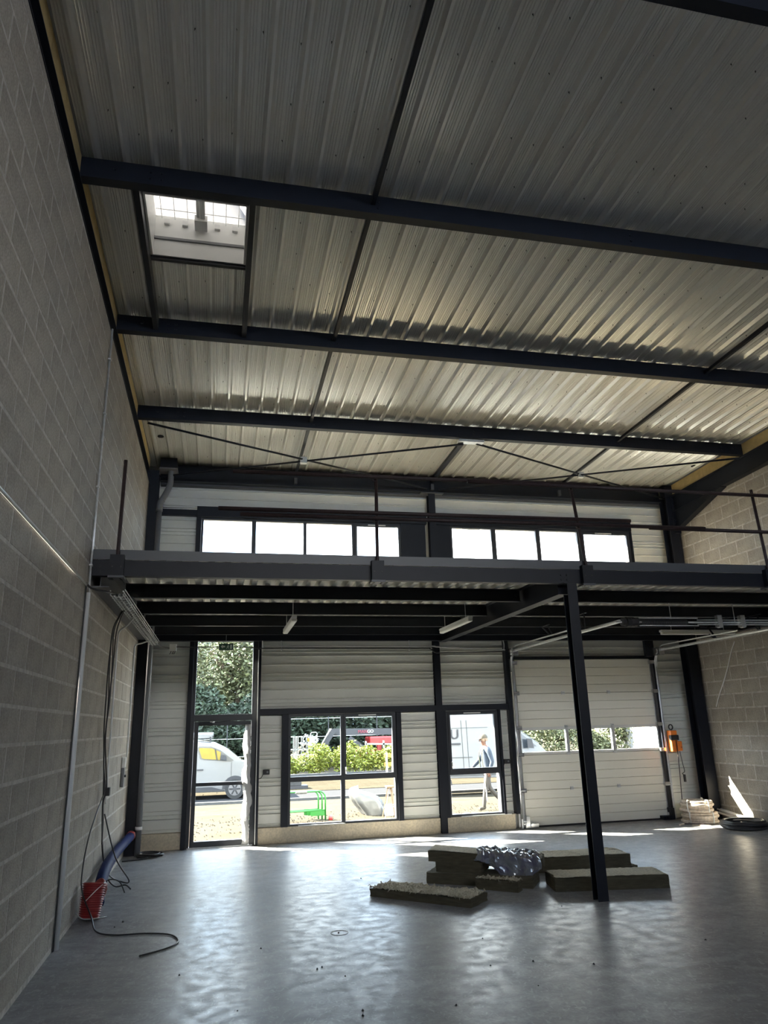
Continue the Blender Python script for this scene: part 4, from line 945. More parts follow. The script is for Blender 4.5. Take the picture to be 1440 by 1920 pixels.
M['wrap'] = mat('plastic_wrap', (0.17, 0.175, 0.19), 0.16, n1=(7, 0.45, 0.6), col2=(0.12, 0.12, 0.17), spec=0.9)
o = MB().add(vs, fs).build('plastic_wrap', M['wrap']); o.modifiers.new('thick', 'SOLIDIFY').thickness = 0.0015
tag(o, 'crumpled grey plastic wrap draped over the pile of wool slabs', 'plastic wrap')

# ------------------------------------------------------------------ red and blue ducts by the left wall
rd = thing('red_duct_coil', 'red corrugated duct standing against the left wall', 'duct', (0.14, 9.30, 0))
pts = []; rad = []
for k in range(64):
    t = k / 63; pts.append((0.145 + 0.02 * t, 9.27 + 0.06 * t, 0.02 + 0.34 * t)); rad.append((0.128 if k % 4 < 2 else 0.112) * (1 - 0.12 * (1 - t)))
MB().tube(pts, rad, 18).build('corrugated_pipe', M['red'], rd, smooth=True)
g = MB(); pts = smooth_path([(0.17, 9.50, 0.06), (0.20, 9.52, 0.18), (0.23, 9.46, 0.28), (0.20, 9.40, 0.34)], 6); g.tube(pts, [0.05 + 0.012 * (i % 2) for i in range(len(pts))], 12); g.build('folded_end', M['red'], rd, smooth=True)
MB().tube(smooth_path([(0.02, 9.16, 0.10), (0.10, 9.13, 0.045), (0.25, 9.18, 0.03), (0.32, 9.30, 0.015)], 5), 0.006, 6).build('tie_string', M['greycable'], rd, smooth=True)
MB().tube(smooth_path([(0.10, 9.16, 0.20), (0.20, 9.17, 0.30), (0.28, 9.30, 0.36)], 5), 0.005, 6).build('tie_wire', M['white'], rd, smooth=True)
bd = thing('blue_duct', 'dark blue plastic duct leaning along the left wall', 'duct', (0.2, 9.8, 0))
pts = smooth_path([(0.17, 9.68, 0.075), (0.15, 9.90, 0.19), (0.13, 10.30, 0.29), (0.125, 10.9, 0.345), (0.12, 11.9, 0.35), (0.12, 13.20, 0.33)], 8)
MB().tube(pts, [0.068 + 0.003 * (i % 2) for i in range(len(pts))], 14).build('pipe', M['blue'], bd, smooth=True)
MB().tube([(0.12, 13.19, 0.33), (0.12, 13.36, 0.33)], 0.075, 14).build('red_sleeve', M['red'], bd, smooth=True)
cable('loose_wire', [(0.22, 9.60, 0.30), (0.30, 9.62, 0.33), (0.40, 9.60, 0.30), (0.47, 9.52, 0.20)], 0.007, M['cable'], 'short black wire sticking out above the red duct')

def coil(name, c, R0, turns, r, m, lab, cat, dz=0.5, wob=0.03, seed=0, n=28, flat=1.0, group=None):
    rn = random.Random(seed); pts = []
    ph = [rn.uniform(0, 6.28) for _ in range(turns)]
    for k in range(turns * n + 1):
        a = 2 * math.pi * k / n; t = k // n
        rad = R0 + wob * math.sin(ph[min(t, turns - 1)] + a) + wob * 0.6 * math.sin(2 * a + t)
        pts.append((c[0] + rad * math.cos(a), c[1] + rad * flat * math.sin(a), c[2] + r + dz * r * k / n + 0.2 * r * math.sin(3 * a)))
    return tag(MB().tube(pts, r, 8).build(name, m, smooth=True), lab, cat, group)
coil('cable_coil', (0.44, 13.30, 0), 0.19, 5, 0.011, M['cable'], 'flat coil of black cable on the floor in the left corner', 'cable', seed=2, dz=0.9)
cable('loose_cable', [(0.05, 12.95, 0.012), (0.20, 13.0, 0.012), (0.33, 13.05, 0.012), (0.42, 13.10, 0.02), (0.25, 13.2, 0.012)], 0.010, M['cable'], 'loose black cable end beside the coil in the left corner')

# ------------------------------------------------------------------ right corner: cream coils, white pipes, black hose
for k, (cx, cy, z, Ro, lab) in enumerate(((10.57, 13.29, 0.0, 0.31, 'lower cream coiled pipe in the right front corner'), (10.52, 13.28, 0.205, 0.28, 'upper cream coiled pipe in the right front corner'))):
    r = thing('pipe_coil', lab, 'pipe coil', (cx, cy, z), 'cream pipe coils')
    for t in range(4):
        rn = random.Random(40 + 7 * k + t); q = []
        for i in range(40):
            a = 2 * math.pi * i / 40; rad = Ro - 0.025 * (t % 2) + 0.012 * math.sin(3 * a + t) + rn.uniform(-.004, .004)
            q.append((cx + rad * math.cos(a), cy + rad * math.sin(a), z + 0.028 + 0.047 * t))
        MB().tube(q, [0.030 + (0.002 if i % 2 else 0) for i in range(40)], 10, closed=True).build('turn', M['coil'], r, smooth=True)
    for t in range(3):
        q = []
        for i in range(36):
            a = 2 * math.pi * i / 36; rad = Ro - 0.085 - 0.05 * t
            q.append((cx + rad * math.cos(a), cy + rad * math.sin(a), z + 0.06 + 0.05 * t))
        MB().tube(q, 0.028, 8, closed=True).build('inner_turn', M['coil'], r, smooth=True)
    for a in (-1.45, -2.7, 0.6):
        ca, sa = math.cos(a), math.sin(a)
        q = [(cx + (Ro + dr) * ca, cy + (Ro + dr) * sa, z + h_) for dr, h_ in ((0.037, 0.0), (0.045, 0.10), (0.035, 0.205), (-0.03, 0.208))]
        MB().tube(smooth_path([(p[0], p[1], max(p[2], 0.012)) for p in q], 4), 0.011, 6).build('tie', M['white'], r, smooth=True)
for k in range(5):
    o = MB().cyl((11.06 + 0.036 * k, 13.46, 0.045 + 0.05 * (k % 2) + 0.10), (11.09 + 0.03 * k, 12.42, 0.022 + 0.042 * (k % 2)), 0.018, 8).build('plastic_pipe', M['white'], smooth=True)
    tag(o, 'white plastic pipe at the foot of the right wall, ' + ['farthest from the wall', 'second from the hall side', 'middle one of five', 'second from the wall', 'touching the wall'][k], 'pipe', 'white pipes along the right wall')
for a, b, lab in (((9.95, 13.05), (10.40, 13.30), 'thin pale stick on the floor pointing at the cream coils'), ((10.13, 12.93), (10.36, 12.70), 'thin pale stick nearest the sun patch')):
    tag(MB().bar((a[0], a[1], 0.012), (b[0], b[1], 0.012), 0.03, 0.022).build('wooden_stick', M['coil']), lab, 'stick', 'sticks by the cream coils')
o = MB().bar((10.02, 13.0, 0.035), (10.30, 12.82, 0.035), 0.03, 0.02).build('wooden_stick', M['rust']); tag(o, 'dark brown stick lying across the pale ones', 'stick', 'sticks by the cream coils')
coil('hose_coil', (10.74, 12.24, 0), 0.36, 7, 0.022, M['cable'], 'large coil of black hose on the floor near the right wall', 'hose', seed=5, dz=0.75, wob=0.035)
g = MB(); rn = random.Random(8); vs = []; fs = []
for i in range(13):
    for j in range(10):
        u, v = i / 12, j / 9; a = 2 * math.pi * u; rad = 0.24 * (1 - v) ** 0.6 + 0.02 * rn.random()
        vs.append((10.74 + rad * math.cos(a), 12.24 + rad * math.sin(a), 0.03 + 0.06 * v + 0.03 * rn.random()))
for i in range(12):
    for j in range(9): a = i * 10 + j; fs.append((a, a + 10, a + 11, a + 1))
o = g.add(vs, fs).build('plastic_bag', M['wrap']); tag(o, 'crumpled grey plastic bag inside the black hose coil', 'plastic bag')
bh = thing('black_roll', 'upright roll of black corrugated hose at the right edge of the picture', 'hose', (11.1, 11.78, 0))
for k in range(6):
    q = [(11.045 + 0.028 * k, 11.78 + 0.17 * math.cos(2 * math.pi * i / 26), 0.20 + 0.17 * math.sin(2 * math.pi * i / 26)) for i in range(26)]
    MB().tube(q, [0.026 + 0.003 * (i % 2) for i in range(26)], 8, closed=True).build('turn', M['cable'], bh, smooth=True)
MB().tube(smooth_path([(11.02, 11.62, 0.10), (10.98, 11.56, 0.05), (10.93, 11.56, 0.02)], 4), 0.008, 6).build('tie', M['wrap'], bh)

# ------------------------------------------------------------------ marks and crumbs on the floor
g = MB(); rn = random.Random(77)
spots = [(2.326, 6.851), (2.372, 6.885), (2.523, 6.602), (3.37, 10.396), (3.189, 5.739), (2.52, 5.839), (2.501, 5.742), (2.672, 7.888), (3.734, 6.495), (3.941, 7.258), (3.91, 5.932), (4.115, 6.491), (5.179, 8.148), (5.836, 6.578), (6.463, 6.599), (8.483, 9.647), (4.557, 6.264), (0.52, 9.05), (0.46, 8.85), (1.9, 7.6), (1.2, 7.05), (1.65, 6.1)]
for (x, y) in spots:
    s_ = rn.uniform(0.006, 0.014); pp = [(x + s_ * rn.uniform(.6, 1.2) * math.cos(a), y + s_ * rn.uniform(.6, 1.4) * math.sin(a), 0.0005) for a in (0, 1.25, 2.5, 3.8, 5.0)]
    g.add(pp + [(x, y, s_ * 1.1)], [(0, 1, 5), (1, 2, 5), (2, 3, 5), (3, 4, 5), (4, 0, 5), (4, 3, 2, 1, 0)])
o = g.build('floor_crumbs', M['black']); tag(o, 'scattered small dark crumbs on the concrete floor', 'debris', kind='stuff')
q = [(2.68 + 0.085 * math.cos(2 * math.pi * i / 40), 7.885 + 0.085 * math.sin(2 * math.pi * i / 40), 0.001) for i in range(40)]
tag(MB().tube(q, 0.0035, 4, closed=True).build('chalk_circle', M['white']), 'small white chalk circle drawn on the floor', 'chalk mark')
# ------------------------------------------------------------------ outdoors
M['gravel'] = mat('gravel', (0.046, 0.041, 0.033), 0.95, n1=(1.2, 0.35, 0.7), col2=(0.038, 0.033, 0.025), n2=(26, 0.30), bump=(40, 0.8), spec=0.0)
M['asphalt'] = mat('asphalt', (0.03, 0.03, 0.032), 0.9, n2=(30, 0.2), spec=0.0)
M['paver'] = mat('concrete_paver', (0.034, 0.029, 0.021), 0.9, n2=(12, 0.2), island=-0.08, spec=0.0)
M['kerb'] = mat('kerb_stone', (0.06, 0.06, 0.06), 0.9, n2=(10, 0.15), spec=0.0)
M['vanwhite'] = mat('white_car_paint', (0.085, 0.086, 0.09), 0.3, spec=0.6)
M['vanglass'] = mat('dark_car_glass', (0.02, 0.024, 0.03), 0.15)
M['yellow'] = mat('yellow_cloth', (0.17, 0.12, 0.012), 0.8, n2=(6, 0.15))
M['tyre'] = mat('tyre_rubber', (0.014, 0.014, 0.015), 0.9); M['rim'] = mat('wheel_rim', (0.12, 0.12, 0.13), 0.35, metal=0.6)
M['grill'] = mat('dark_plastic', (0.014, 0.014, 0.017), 0.7)
M['liftred'] = mat('red_machine_paint', (0.20, 0.012, 0.012), 0.35); M['liftgrey'] = mat('grey_machine_paint', (0.022, 0.022, 0.026), 0.6); M['liftwhite'] = mat('white_machine_paint', (0.24, 0.23, 0.20), 0.4)
M['barrier'] = mat('green_painted_steel', (0.006, 0.11, 0.012), 0.4)
M['leaf_lime'] = mat('lime_leaves', (0.13, 0.15, 0.014), 0.7, island=0.45)
M['leaf_dark'] = mat('dark_leaves', (0.026, 0.042, 0.024), 0.7, island=0.55)
M['leaf_mid'] = mat('olive_leaves', (0.075, 0.082, 0.034), 0.7, island=0.55)
M['bark'] = mat('bark', (0.10, 0.075, 0.05), 0.9, n2=(8, 0.3))
M['sheet'] = film_mat('white_tarpaulin', (0.10, 0.10, 0.10), 0.25)
M['wood'] = mat('pale_wood', (0.13, 0.085, 0.05), 0.7, n2=(9, 0.2))
M['skin'] = mat('skin', (0.062, 0.025, 0.015), 0.55); M['jacket'] = mat('blue_work_jacket', (0.006, 0.014, 0.030), 0.85, n2=(6, 0.2)); M['trousers'] = mat('grey_work_trousers', (0.024, 0.021, 0.021), 0.85, n2=(7, 0.25))
M['cap'] = mat('beige_cap', (0.022, 0.018, 0.012), 0.8); M['hivis'] = mat('pale_harness', (0.035, 0.04, 0.022), 0.6); M['boot'] = mat('tan_boot', (0.018, 0.014, 0.010), 0.8); M['hair'] = mat('grey_brown_hair', (0.12, 0.09, 0.07), 0.8)
M['renderwall'] = mat('white_render', (0.30, 0.29, 0.27), 0.9)

def zg(y): return -0.12 if y < 20 else (-0.12 - 0.28 * (y - 20) / 6.0 if y < 26 else -0.40)
mb = MB(); ys = [14.16, 17, 20, 22, 24, 26]
vs = []; fs = []
for y in ys: vs += [(-60, y, zg(y)), (80, y, zg(y))]
for i in range(len(ys) - 1): fs.append((2 * i, 2 * i + 1, 2 * i + 3, 2 * i + 2))
o = MB().add(vs, fs).build('ground', M['gravel']); tag(o, 'beige gravel yard outside the building', 'ground', kind='structure')
o = MB().add([(-80, 26, -0.40), (110, 26, -0.40), (110, 110, -0.40), (-80, 110, -0.40)], [(0, 1, 2, 3)]).build('ground', M['gravel']); tag(o, 'flat beige ground beyond the yard', 'ground', kind='structure')
o = MB().add([(-60, -60, -0.12), (80, -60, -0.12), (80, -7.2, -0.12), (-60, -7.2, -0.12)], [(0, 1, 2, 3)]).build('ground', M['gravel']); tag(o, 'gravel yard behind the building', 'ground', kind='structure')
# loose stones along the yard
g = MB(); rn = random.Random(9)
for _ in range(1500):
    x, y = rn.uniform(-1.5, 14), rn.uniform(15.5, 19.6); s_ = rn.uniform(0.012, 0.04)
    if rn.random() < 0.4: y = rn.uniform(16.8, 18.9)
    z = zg(y)
    pp = [(x + s_ * rn.uniform(.7, 1.2) * math.cos(a), y + s_ * rn.uniform(.7, 1.2) * math.sin(a), z - 0.003) for a in (0, 1.57, 3.14, 4.71)]
    g.add(pp + [(x + rn.uniform(-.3, .3) * s_, y, z + s_ * 0.8)], [(0, 1, 4), (1, 2, 4), (2, 3, 4), (3, 0, 4)])
o = g.build('loose_stones', M['gravel']); tag(o, 'loose stones scattered over the gravel yard', 'stones', kind='stuff')
o = MB().box(-40, 25.6, -0.46, 70, 25.85, -0.30).build('kerb', M['kerb']); tag(o, 'long pale kerb at the edge of the gravel yard', 'kerb')
rs = tag(MB().box(-40, 25.85, -0.43, 70, 37.0, -0.385).build('road', M['asphalt']), 'paved parking strip behind the yard', 'road', kind='structure')
pm = meshobj('paving_strip', MB().box(-0.49, -0.30, 0, 0.49, 0.30, 0.02), M['paver'])
for i in range(26):
    for j in range(11): place('paver', pm, rs, (-3.5 + 1.0 * i + 0.5 * (j % 2), 29.5 + 0.62 * j, -0.386))
o = MB().box(-40, 37.0, -0.42, 70, 37.3, -0.22).build('kerb', M['kerb']); tag(o, 'pale kerb in front of the lime green hedge', 'kerb')

# ------------------------------------------------------------------ plants
def foliage(c, rad, n, size, seed, hollow=0.45, flat_bottom=True):
    rn = random.Random(seed); g = MB(); vs = []; fs = []
    lobes = [(rn.uniform(-.55, .55), rn.uniform(-.55, .55), rn.uniform(-.45, .6), rn.uniform(0.35, 0.6)) for _ in range(9)] + [(0, 0, -0.1, 0.75)]
    for _ in range(n):
        lb = rn.choice(lobes); v = Vector((rn.gauss(0, 1), rn.gauss(0, 1), rn.gauss(0, 1))).normalized() * lb[3] * (hollow + (1 - hollow) * rn.random() ** 0.5)
        p = Vector((c[0] + rad[0] * (lb[0] + v.x), c[1] + rad[1] * (lb[1] + v.y), c[2] + rad[2] * (lb[2] + v.z)))
        if flat_bottom and p.z < c[2] - rad[2]: p.z = c[2] - rad[2] * rn.random()
        a = Vector((rn.gauss(0, 1), rn.gauss(0, 1), rn.gauss(0, 0.6))).normalized(); b = a.cross(Vector((rn.gauss(0, 1), rn.gauss(0, 1), rn.gauss(0, 1)))).normalized()
        s_ = size * rn.uniform(0.6, 1.3); k = len(vs)
        vs += [p - a * s_, p - b * s_ * 0.45, p + a * s_, p + b * s_ * 0.45]; fs.append((k, k + 1, k + 2, k + 3))
    return g.add(vs, fs)
def shrub(x, y, h_, w, m, lab, seed, n=1600, size=0.07):
    z = zg(y); r = thing('shrub', lab, 'shrub', (x, y, z), 'shrubs outdoors')
    o = foliage((x, y, z + h_ * 0.5), (w, w * 0.8, h_ * 0.55), n, size, seed).build('foliage', m, r); o['kind'] = 'stuff'
    st = MB(); rn = random.Random(seed)
    for k in range(5): st.tube([(x + rn.uniform(-.1, .1), y, z), (x + rn.uniform(-.4, .4) * w, y + rn.uniform(-.2, .2), z + h_ * 0.6)], [0.02, 0.008], 5)
    o = st.build('stems', M['bark'], r); o['kind'] = 'stuff'
hx = [3.0, 4.6, 6.1, 7.6, 9.0, 10.5]
for i, x in enumerate(hx):
    shrub(x, 38.2, [0.95, 1.05, 1.55, 1.75, 1.35, 1.5][i], 1.05, M['leaf_lime'], 'lime green hedge shrub outdoors, %s from the left seen through the four-pane window' % ['first', 'second', 'third', 'fourth', 'fifth', 'sixth'][i], 50 + i, n=2600, size=0.075)
bx = [(14.5, 36.5, 2.6), (17.0, 37.0, 2.3), (19.3, 37.5, 2.6), (21.6, 38.0, 2.2), (24.0, 38.5, 2.5)]
for i, (x, y, h_) in enumerate(bx):
    shrub(x, y, h_, 1.5, M['leaf_mid'], 'olive green bush outdoors, %s from the left seen through the sectional door panes' % ['first', 'second', 'third', 'fourth', 'fifth'][i], 70 + i, n=3000, size=0.10)
def tree(x, y, h_, w, m, lab, seed, n=12000, size=0.15):
    z = -0.4; r = thing('tree', lab, 'tree', (x, y, z), 'trees behind the yard')
    rn = random.Random(seed); t = MB(); top = (x + rn.uniform(-.5, .5), y, z + h_ * 0.75)
    t.tube([(x, y, z - 0.1), (x + 0.1, y, z + h_ * 0.3), top], [0.28, 0.2, 0.06], 8); t.build('trunk', M['bark'], r)
    for k in range(6):
        a = rn.uniform(0, 6.28); z1 = z + h_ * rn.uniform(0.15, 0.55)
        MB().tube([(x, y, z1), (x + w * 0.45 * math.cos(a), y + w * 0.45 * math.sin(a), z1 + h_ * 0.18), (x + w * 0.8 * math.cos(a), y + w * 0.8 * math.sin(a), z1 + h_ * 0.26)], [0.09, 0.06, 0.02], 6).build('branch', M['bark'], r)
    o = foliage((x, y, z + h_ * 0.54), (w, w * 0.8, h_ * 0.55), n, size, seed, hollow=0.35, flat_bottom=False).build('foliage', m, r); o['kind'] = 'stuff'
tr = [(-4.0, 58, 11.5, 4.5, 'leaf_dark'), (0.6, 59, 12, 4.5, 'leaf_dark'), (4.8, 60, 11.5, 4.5, 'leaf_mid'), (-6.5, 50, 9.5, 3.6, 'leaf_dark'), (-1.5, 49, 10, 3.6, 'leaf_mid'), (2.5, 51, 10, 3.4, 'leaf_mid'), (6.0, 53, 10, 3.4, 'leaf_dark'), (10.0, 52, 9.5, 3.4, 'leaf_dark'), (14.5, 54, 9.5, 3.4, 'leaf_dark'), (19.5, 56, 7, 3.6, 'leaf_mid'), (25, 55, 6.5, 4, 'leaf_mid'), (31, 56, 7, 4, 'leaf_dark'), (-11.5, 52, 10, 4, 'leaf_dark')]
nth = {-4.0: 'left one of three tall ones in the rear row', 0.6: 'middle one of three tall ones in the rear row', 4.8: 'right one of three tall ones in the rear row', -11.5: 'leftmost', -6.5: 'second from left', -1.5: 'third from left', 2.5: 'fourth from left', 6.0: 'fifth from left', 10.0: 'sixth from left', 14.5: 'seventh from left', 19.5: 'eighth from left', 25: 'ninth from left', 31: 'rightmost'}
for k, (x, y, h_, w, m) in enumerate(tr): tree(x, y, h_, w, M[m], '%s tree behind the yard, %s' % ('dark green' if m == 'leaf_dark' else 'olive green', nth[x]), 90 + k)
# undergrowth closing the gaps under the trees
for k, x in enumerate((-8, -3.5, 0.5, 4.2, 8.0, 12.2)):
    shrub(x, 47.5, 4.6, 2.9, M['leaf_dark'], 'dark green thicket under the trees, %s from the left' % ['first', 'second', 'third', 'fourth', 'fifth', 'sixth'][k], 110 + k, n=14000, size=0.17)
# white building corner seen at the far right through the sectional door
bw = thing('white_building', 'white rendered building corner far beyond the sectional door', 'building', (25.5, 37, -0.4))
MB().box(23.9, 36.0, -0.4, 28.5, 42.0, 4.2).build('wall', M['renderwall'], bw); MB().box(23.7, 35.8, 4.2, 28.7, 42.2, 4.4).build('roof_edge', M['kerb'], bw)
for k in range(3): MB().box(24.4 + 1.3 * k, 35.96, 1.0, 25.2 + 1.3 * k, 36.02, 2.2).build('window', M['vanglass'], bw)

# ------------------------------------------------------------------ vans (nose towards +X)
def van(name, label, nose, yside, length, height, width, z, profile, seed, text=None):
    """profile: side outline in (x from the nose backwards, height above ground) as fractions handled by the caller"""
    r = thing(name, label, 'van', (nose - length / 2, yside + width / 2, z), 'parked vans')
    secs = [(0.0, 0.10, 0.0), (0.10, 0.0, 0.0), (0.90, 0.0, 0.0), (1.0, 0.10, 0.0)]
    g = MB(); n = len(profile); vs = []
    for (v, ins, _) in secs:
        for (px, pz) in profile:
            tum = 0.10 * max(0, (pz - 0.95)) / max(0.1, height - 0.95) * (1 if v < 0.5 else -1) * width * 0.55 * (1 if v in (0.0, 1.0, 0.10, 0.90) else 0)
            xx = nose - px; cxm = nose - length / 2
            xx = cxm + (xx - cxm) * (1 - (0.012 if ins else 0)); zz = z + (pz if not ins else pz - (0.03 if pz > height * 0.8 else 0))
            vs.append((xx, yside + width * v * (0.985 if v == 0.9 else 1) + tum * (1.0), zz))
    fs = [tuple(range(n)), tuple(range(3 * n, 4 * n))[::-1]]
    for s_ in range(3):
        for k in range(n): fs.append((s_ * n + k, s_ * n + (k + 1) % n, (s_ + 1) * n + (k + 1) % n, (s_ + 1) * n + k))
    g.add(vs, fs); g.build('body', M['vanwhite'], r, bevel=0.02)
    return r
def wheel(r, x, y, z, rad):
    w = MB().tube([(x, y - 0.01, z), (x, y + 0.20, z)], rad, 26).build('wheel', M['tyre'], r, smooth=False)
    MB().cyl((x, y - 0.02, z), (x, y + 0.05, z), rad * 0.66, 22).build('rim', M['rim'], w); MB().cyl((x, y - 0.035, z), (x, y + 0.02, z), rad * 0.22, 12).build('hub_cap', M['liftgrey'], w)
    for a in range(6): MB().bar((x + rad * 0.2 * math.cos(a * 1.047), y - 0.026, z + rad * 0.2 * math.sin(a * 1.047)), (x + rad * 0.6 * math.cos(a * 1.047), y - 0.026, z + rad * 0.6 * math.sin(a * 1.047)), 0.05, 0.012, (0, 1, 0)).build('spoke', M['tyre'], w)

YV = 27.5; zv = -0.385; nose = 3.30
prof = [(0.0, 0.45), (0.02, 0.75), (0.10, 0.92), (0.30, 1.05), (0.95, 1.24), (1.55, 1.70), (1.95, 1.90), (2.5, 1.96), (4.85, 1.95), (4.98, 1.80), (5.05, 0.9), (5.05, 0.35), (4.85, 0.26), (0.15, 0.24)]
v1 = van('van', 'white van with yellow cloth behind its side window, outside the entrance door', nose, YV, 5.05, 1.96, 1.9, zv, prof, 1)
def yside(pz, yv=YV): return yv + (0.10 * max(0, pz - 0.95) / 1.01 * 1.9 * 0.55 if yv == YV else 0.10 * max(0, pz - 0.95) / 1.67 * 2.0 * 0.55)
def plate(r, name, pts, m, off=0.012, yv=YV, nose_=nose, z_=zv):
    vs = [(nose_ - a, yside(b, yv) - off, z_ + b) for a, b in pts]; vs2 = [(p[0], p[1] + 0.03, p[2]) for p in vs]; n = len(pts)
    return MB().add(vs + vs2, [tuple(range(n)), tuple(range(n, 2 * n))[::-1]] + [(i, (i + 1) % n, n + (i + 1) % n, n + i) for i in range(n)]).build(name, m, r)
sw_ = plate(v1, 'side_window', [(1.26, 1.28), (1.75, 1.64), (2.05, 1.76), (2.48, 1.78), (2.55, 1.72), (2.42, 1.36), (2.3, 1.33), (1.35, 1.24)], M['vanglass'])
plate(sw_, 'yellow_cloth', [(1.72, 1.57), (2.05, 1.71), (2.44, 1.73), (2.48, 1.70), (2.37, 1.39), (2.28, 1.36), (1.74, 1.31)], M['yellow'], off=0.030)
plate(sw_, 'window_post', [(1.86, 1.30), (1.82, 1.30), (1.90, 1.68), (1.94, 1.70)], M['grill'], off=0.045)
plate(v1, 'windscreen', [(0.98, 1.27), (1.52, 1.70), (1.48, 1.70), (0.94, 1.26)], M['vanglass'], off=0.016)
plate(v1, 'door_handle', [(2.30, 1.02), (2.30, 0.98), (2.52, 0.98), (2.52, 1.02)], M['grill'], off=0.03)
plate(v1, 'door_seam', [(1.33, 0.40), (1.345, 0.40), (1.345, 1.22), (1.33, 1.22)], M['kerb'], off=0.014)
plate(v1, 'sill_trim', [(1.55, 0.30), (2.0, 0.42), (3.6, 0.42), (3.6, 0.28), (1.55, 0.27)], M['grill'], off=0.016)
arch = [(1.20 + 0.44 * math.cos(a * math.pi / 10), 0.33 + 0.44 * math.sin(a * math.pi / 10)) for a in range(11)]
plate(v1, 'wheel_arch', arch, M['grill'], off=0.016); wheel(v1, nose - 1.20, YV - 0.04, zv + 0.33, 0.33)
arch = [(4.1 + 0.44 * math.cos(a * math.pi / 10), 0.33 + 0.44 * math.sin(a * math.pi / 10)) for a in range(11)]
plate(v1, 'wheel_arch', arch, M['grill'], off=0.016); wheel(v1, nose - 4.1, YV - 0.04, zv + 0.33, 0.33)
plate(v1, 'wing_mirror', [(1.50, 1.30), (1.72, 1.32), (1.70, 1.48), (1.54, 1.46)], M['grill'], off=0.14)
for x in (2.1, 2.9, 3.9):
    g = MB(); g.box(nose - x - 0.03, YV + 0.25, zv + 1.95, nose - x + 0.03, YV + 1.65, zv + 2.02); g.box(nose - x - 0.03, YV + 0.22, zv + 1.93, nose - x + 0.03, YV + 0.28, zv + 2.10); g.build('roof_bar', M['grill'], v1)
g = MB(); g.tube([(nose - 4.6, YV + 0.9, zv + 2.14), (nose - 2.0, YV + 0.9, zv + 2.14)], 0.11, 12); g.build('pipe_carrier', M['vanwhite'], v1, smooth=True)
g = MB(); g.box(nose - 2.75, YV + 0.3, zv + 2.03, nose - 2.05, YV + 0.75, zv + 2.20); g.build('roof_box', M['vanwhite'], v1, bevel=0.03)

Y2 = 23.6; z2 = zg(24.2); nose2 = 12.50
prof2 = [(0.0, 0.45), (0.02, 0.95), (0.12, 1.15), (0.25, 1.28), (0.55, 1.58), (1.10, 1.94), (1.50, 2.32), (1.85, 2.54), (2.3, 2.62), (5.05, 2.62), (5.17, 2.50), (5.2, 0.8), (5.2, 0.62), (5.0, 0.58), (0.2, 0.50)]
v2 = van('van', 'large white delivery van parked behind the walking man', nose2, Y2, 5.2, 2.62, 2.0, z2, prof2, 2)
P2 = dict(yv=Y2, nose_=nose2, z_=z2)
plate(v2, 'side_window', [(0.62, 1.46), (1.08, 1.84), (1.45, 2.14), (2.05, 2.14), (2.05, 1.46), (1.3, 1.38)], M['vanglass'], off=0.015, **P2)
plate(v2, 'wing_mirror', [(0.80, 1.40), (1.02, 1.42), (1.02, 1.72), (0.85, 1.70)], M['grill'], off=0.22, **P2)
plate(v2, 'cargo_seam', [(3.02, 0.62), (3.035, 0.62), (3.035, 2.35), (3.02, 2.35)], M['kerb'], off=0.014, **P2)
plate(v2, 'sliding_door_seam', [(3.20, 0.62), (3.215, 0.62), (3.215, 2.35), (3.20, 2.35)], M['kerb'], off=0.014, **P2)
plate(v2, 'side_rail', [(2.9, 1.18), (2.9, 1.20), (4.7, 1.20), (4.7, 1.18)], M['kerb'], off=0.014, **P2)
plate(v2, 'roof_seam', [(2.3, 2.10), (2.3, 2.115), (4.8, 2.115), (4.8, 2.10)], M['kerb'], off=0.014, **P2)
plate(v2, 'door_handle', [(3.28, 1.58), (3.28, 1.64), (3.60, 1.64), (3.60, 1.58)], M['grill'], off=0.035, **P2)
plate(v2, 'rub_strip', [(0.9, 0.60), (0.9, 0.72), (4.8, 0.76), (4.8, 0.64)], M['kerb'], off=0.02, **P2)
for ax_ in (1.0, 4.1):
    arch = [(ax_ + 0.46 * math.cos(a * math.pi / 10), 0.36 + 0.46 * math.sin(a * math.pi / 10)) for a in range(11)]
    plate(v2, 'wheel_arch', arch, M['grill'], off=0.016, **P2); wheel(v2, nose2 - ax_, Y2 - 0.04, z2 + 0.36, 0.36)
plate(v2, 'windscreen', [(0.56, 1.59), (1.10, 1.94), (1.45, 2.27), (1.40, 2.25), (1.06, 1.93), (0.52, 1.56)], M['vanglass'], off=0.017, **P2)

def text3d(name, s, parent, loc, size, m, ext=0.01):
    cu = bpy.data.curves.new(name, 'FONT'); cu.body = s; cu.size = size; cu.extrude = ext; cu.align_x = 'LEFT'
    t = bpy.data.objects.new('tmp', cu); COL.objects.link(t); bpy.context.view_layer.update()
    me = bpy.data.meshes.new_from_object(t.evaluated_get(bpy.context.evaluated_depsgraph_get())); bpy.data.objects.remove(t)
    me.materials.clear(); me.materials.append(m)
    o = bpy.data.objects.new(name, me); COL.objects.link(o); o.parent = parent; o.location = Vector(loc) - WL[parent.name]; o.rotation_euler = (R(90), 0, 0); WL[o.name] = Vector(loc)
    return o
text3d('lettering', 'U', v2, (nose2 - 3.62, yside(1.85, Y2) - 0.04, z2 + 1.77), 0.44, M['grill'])

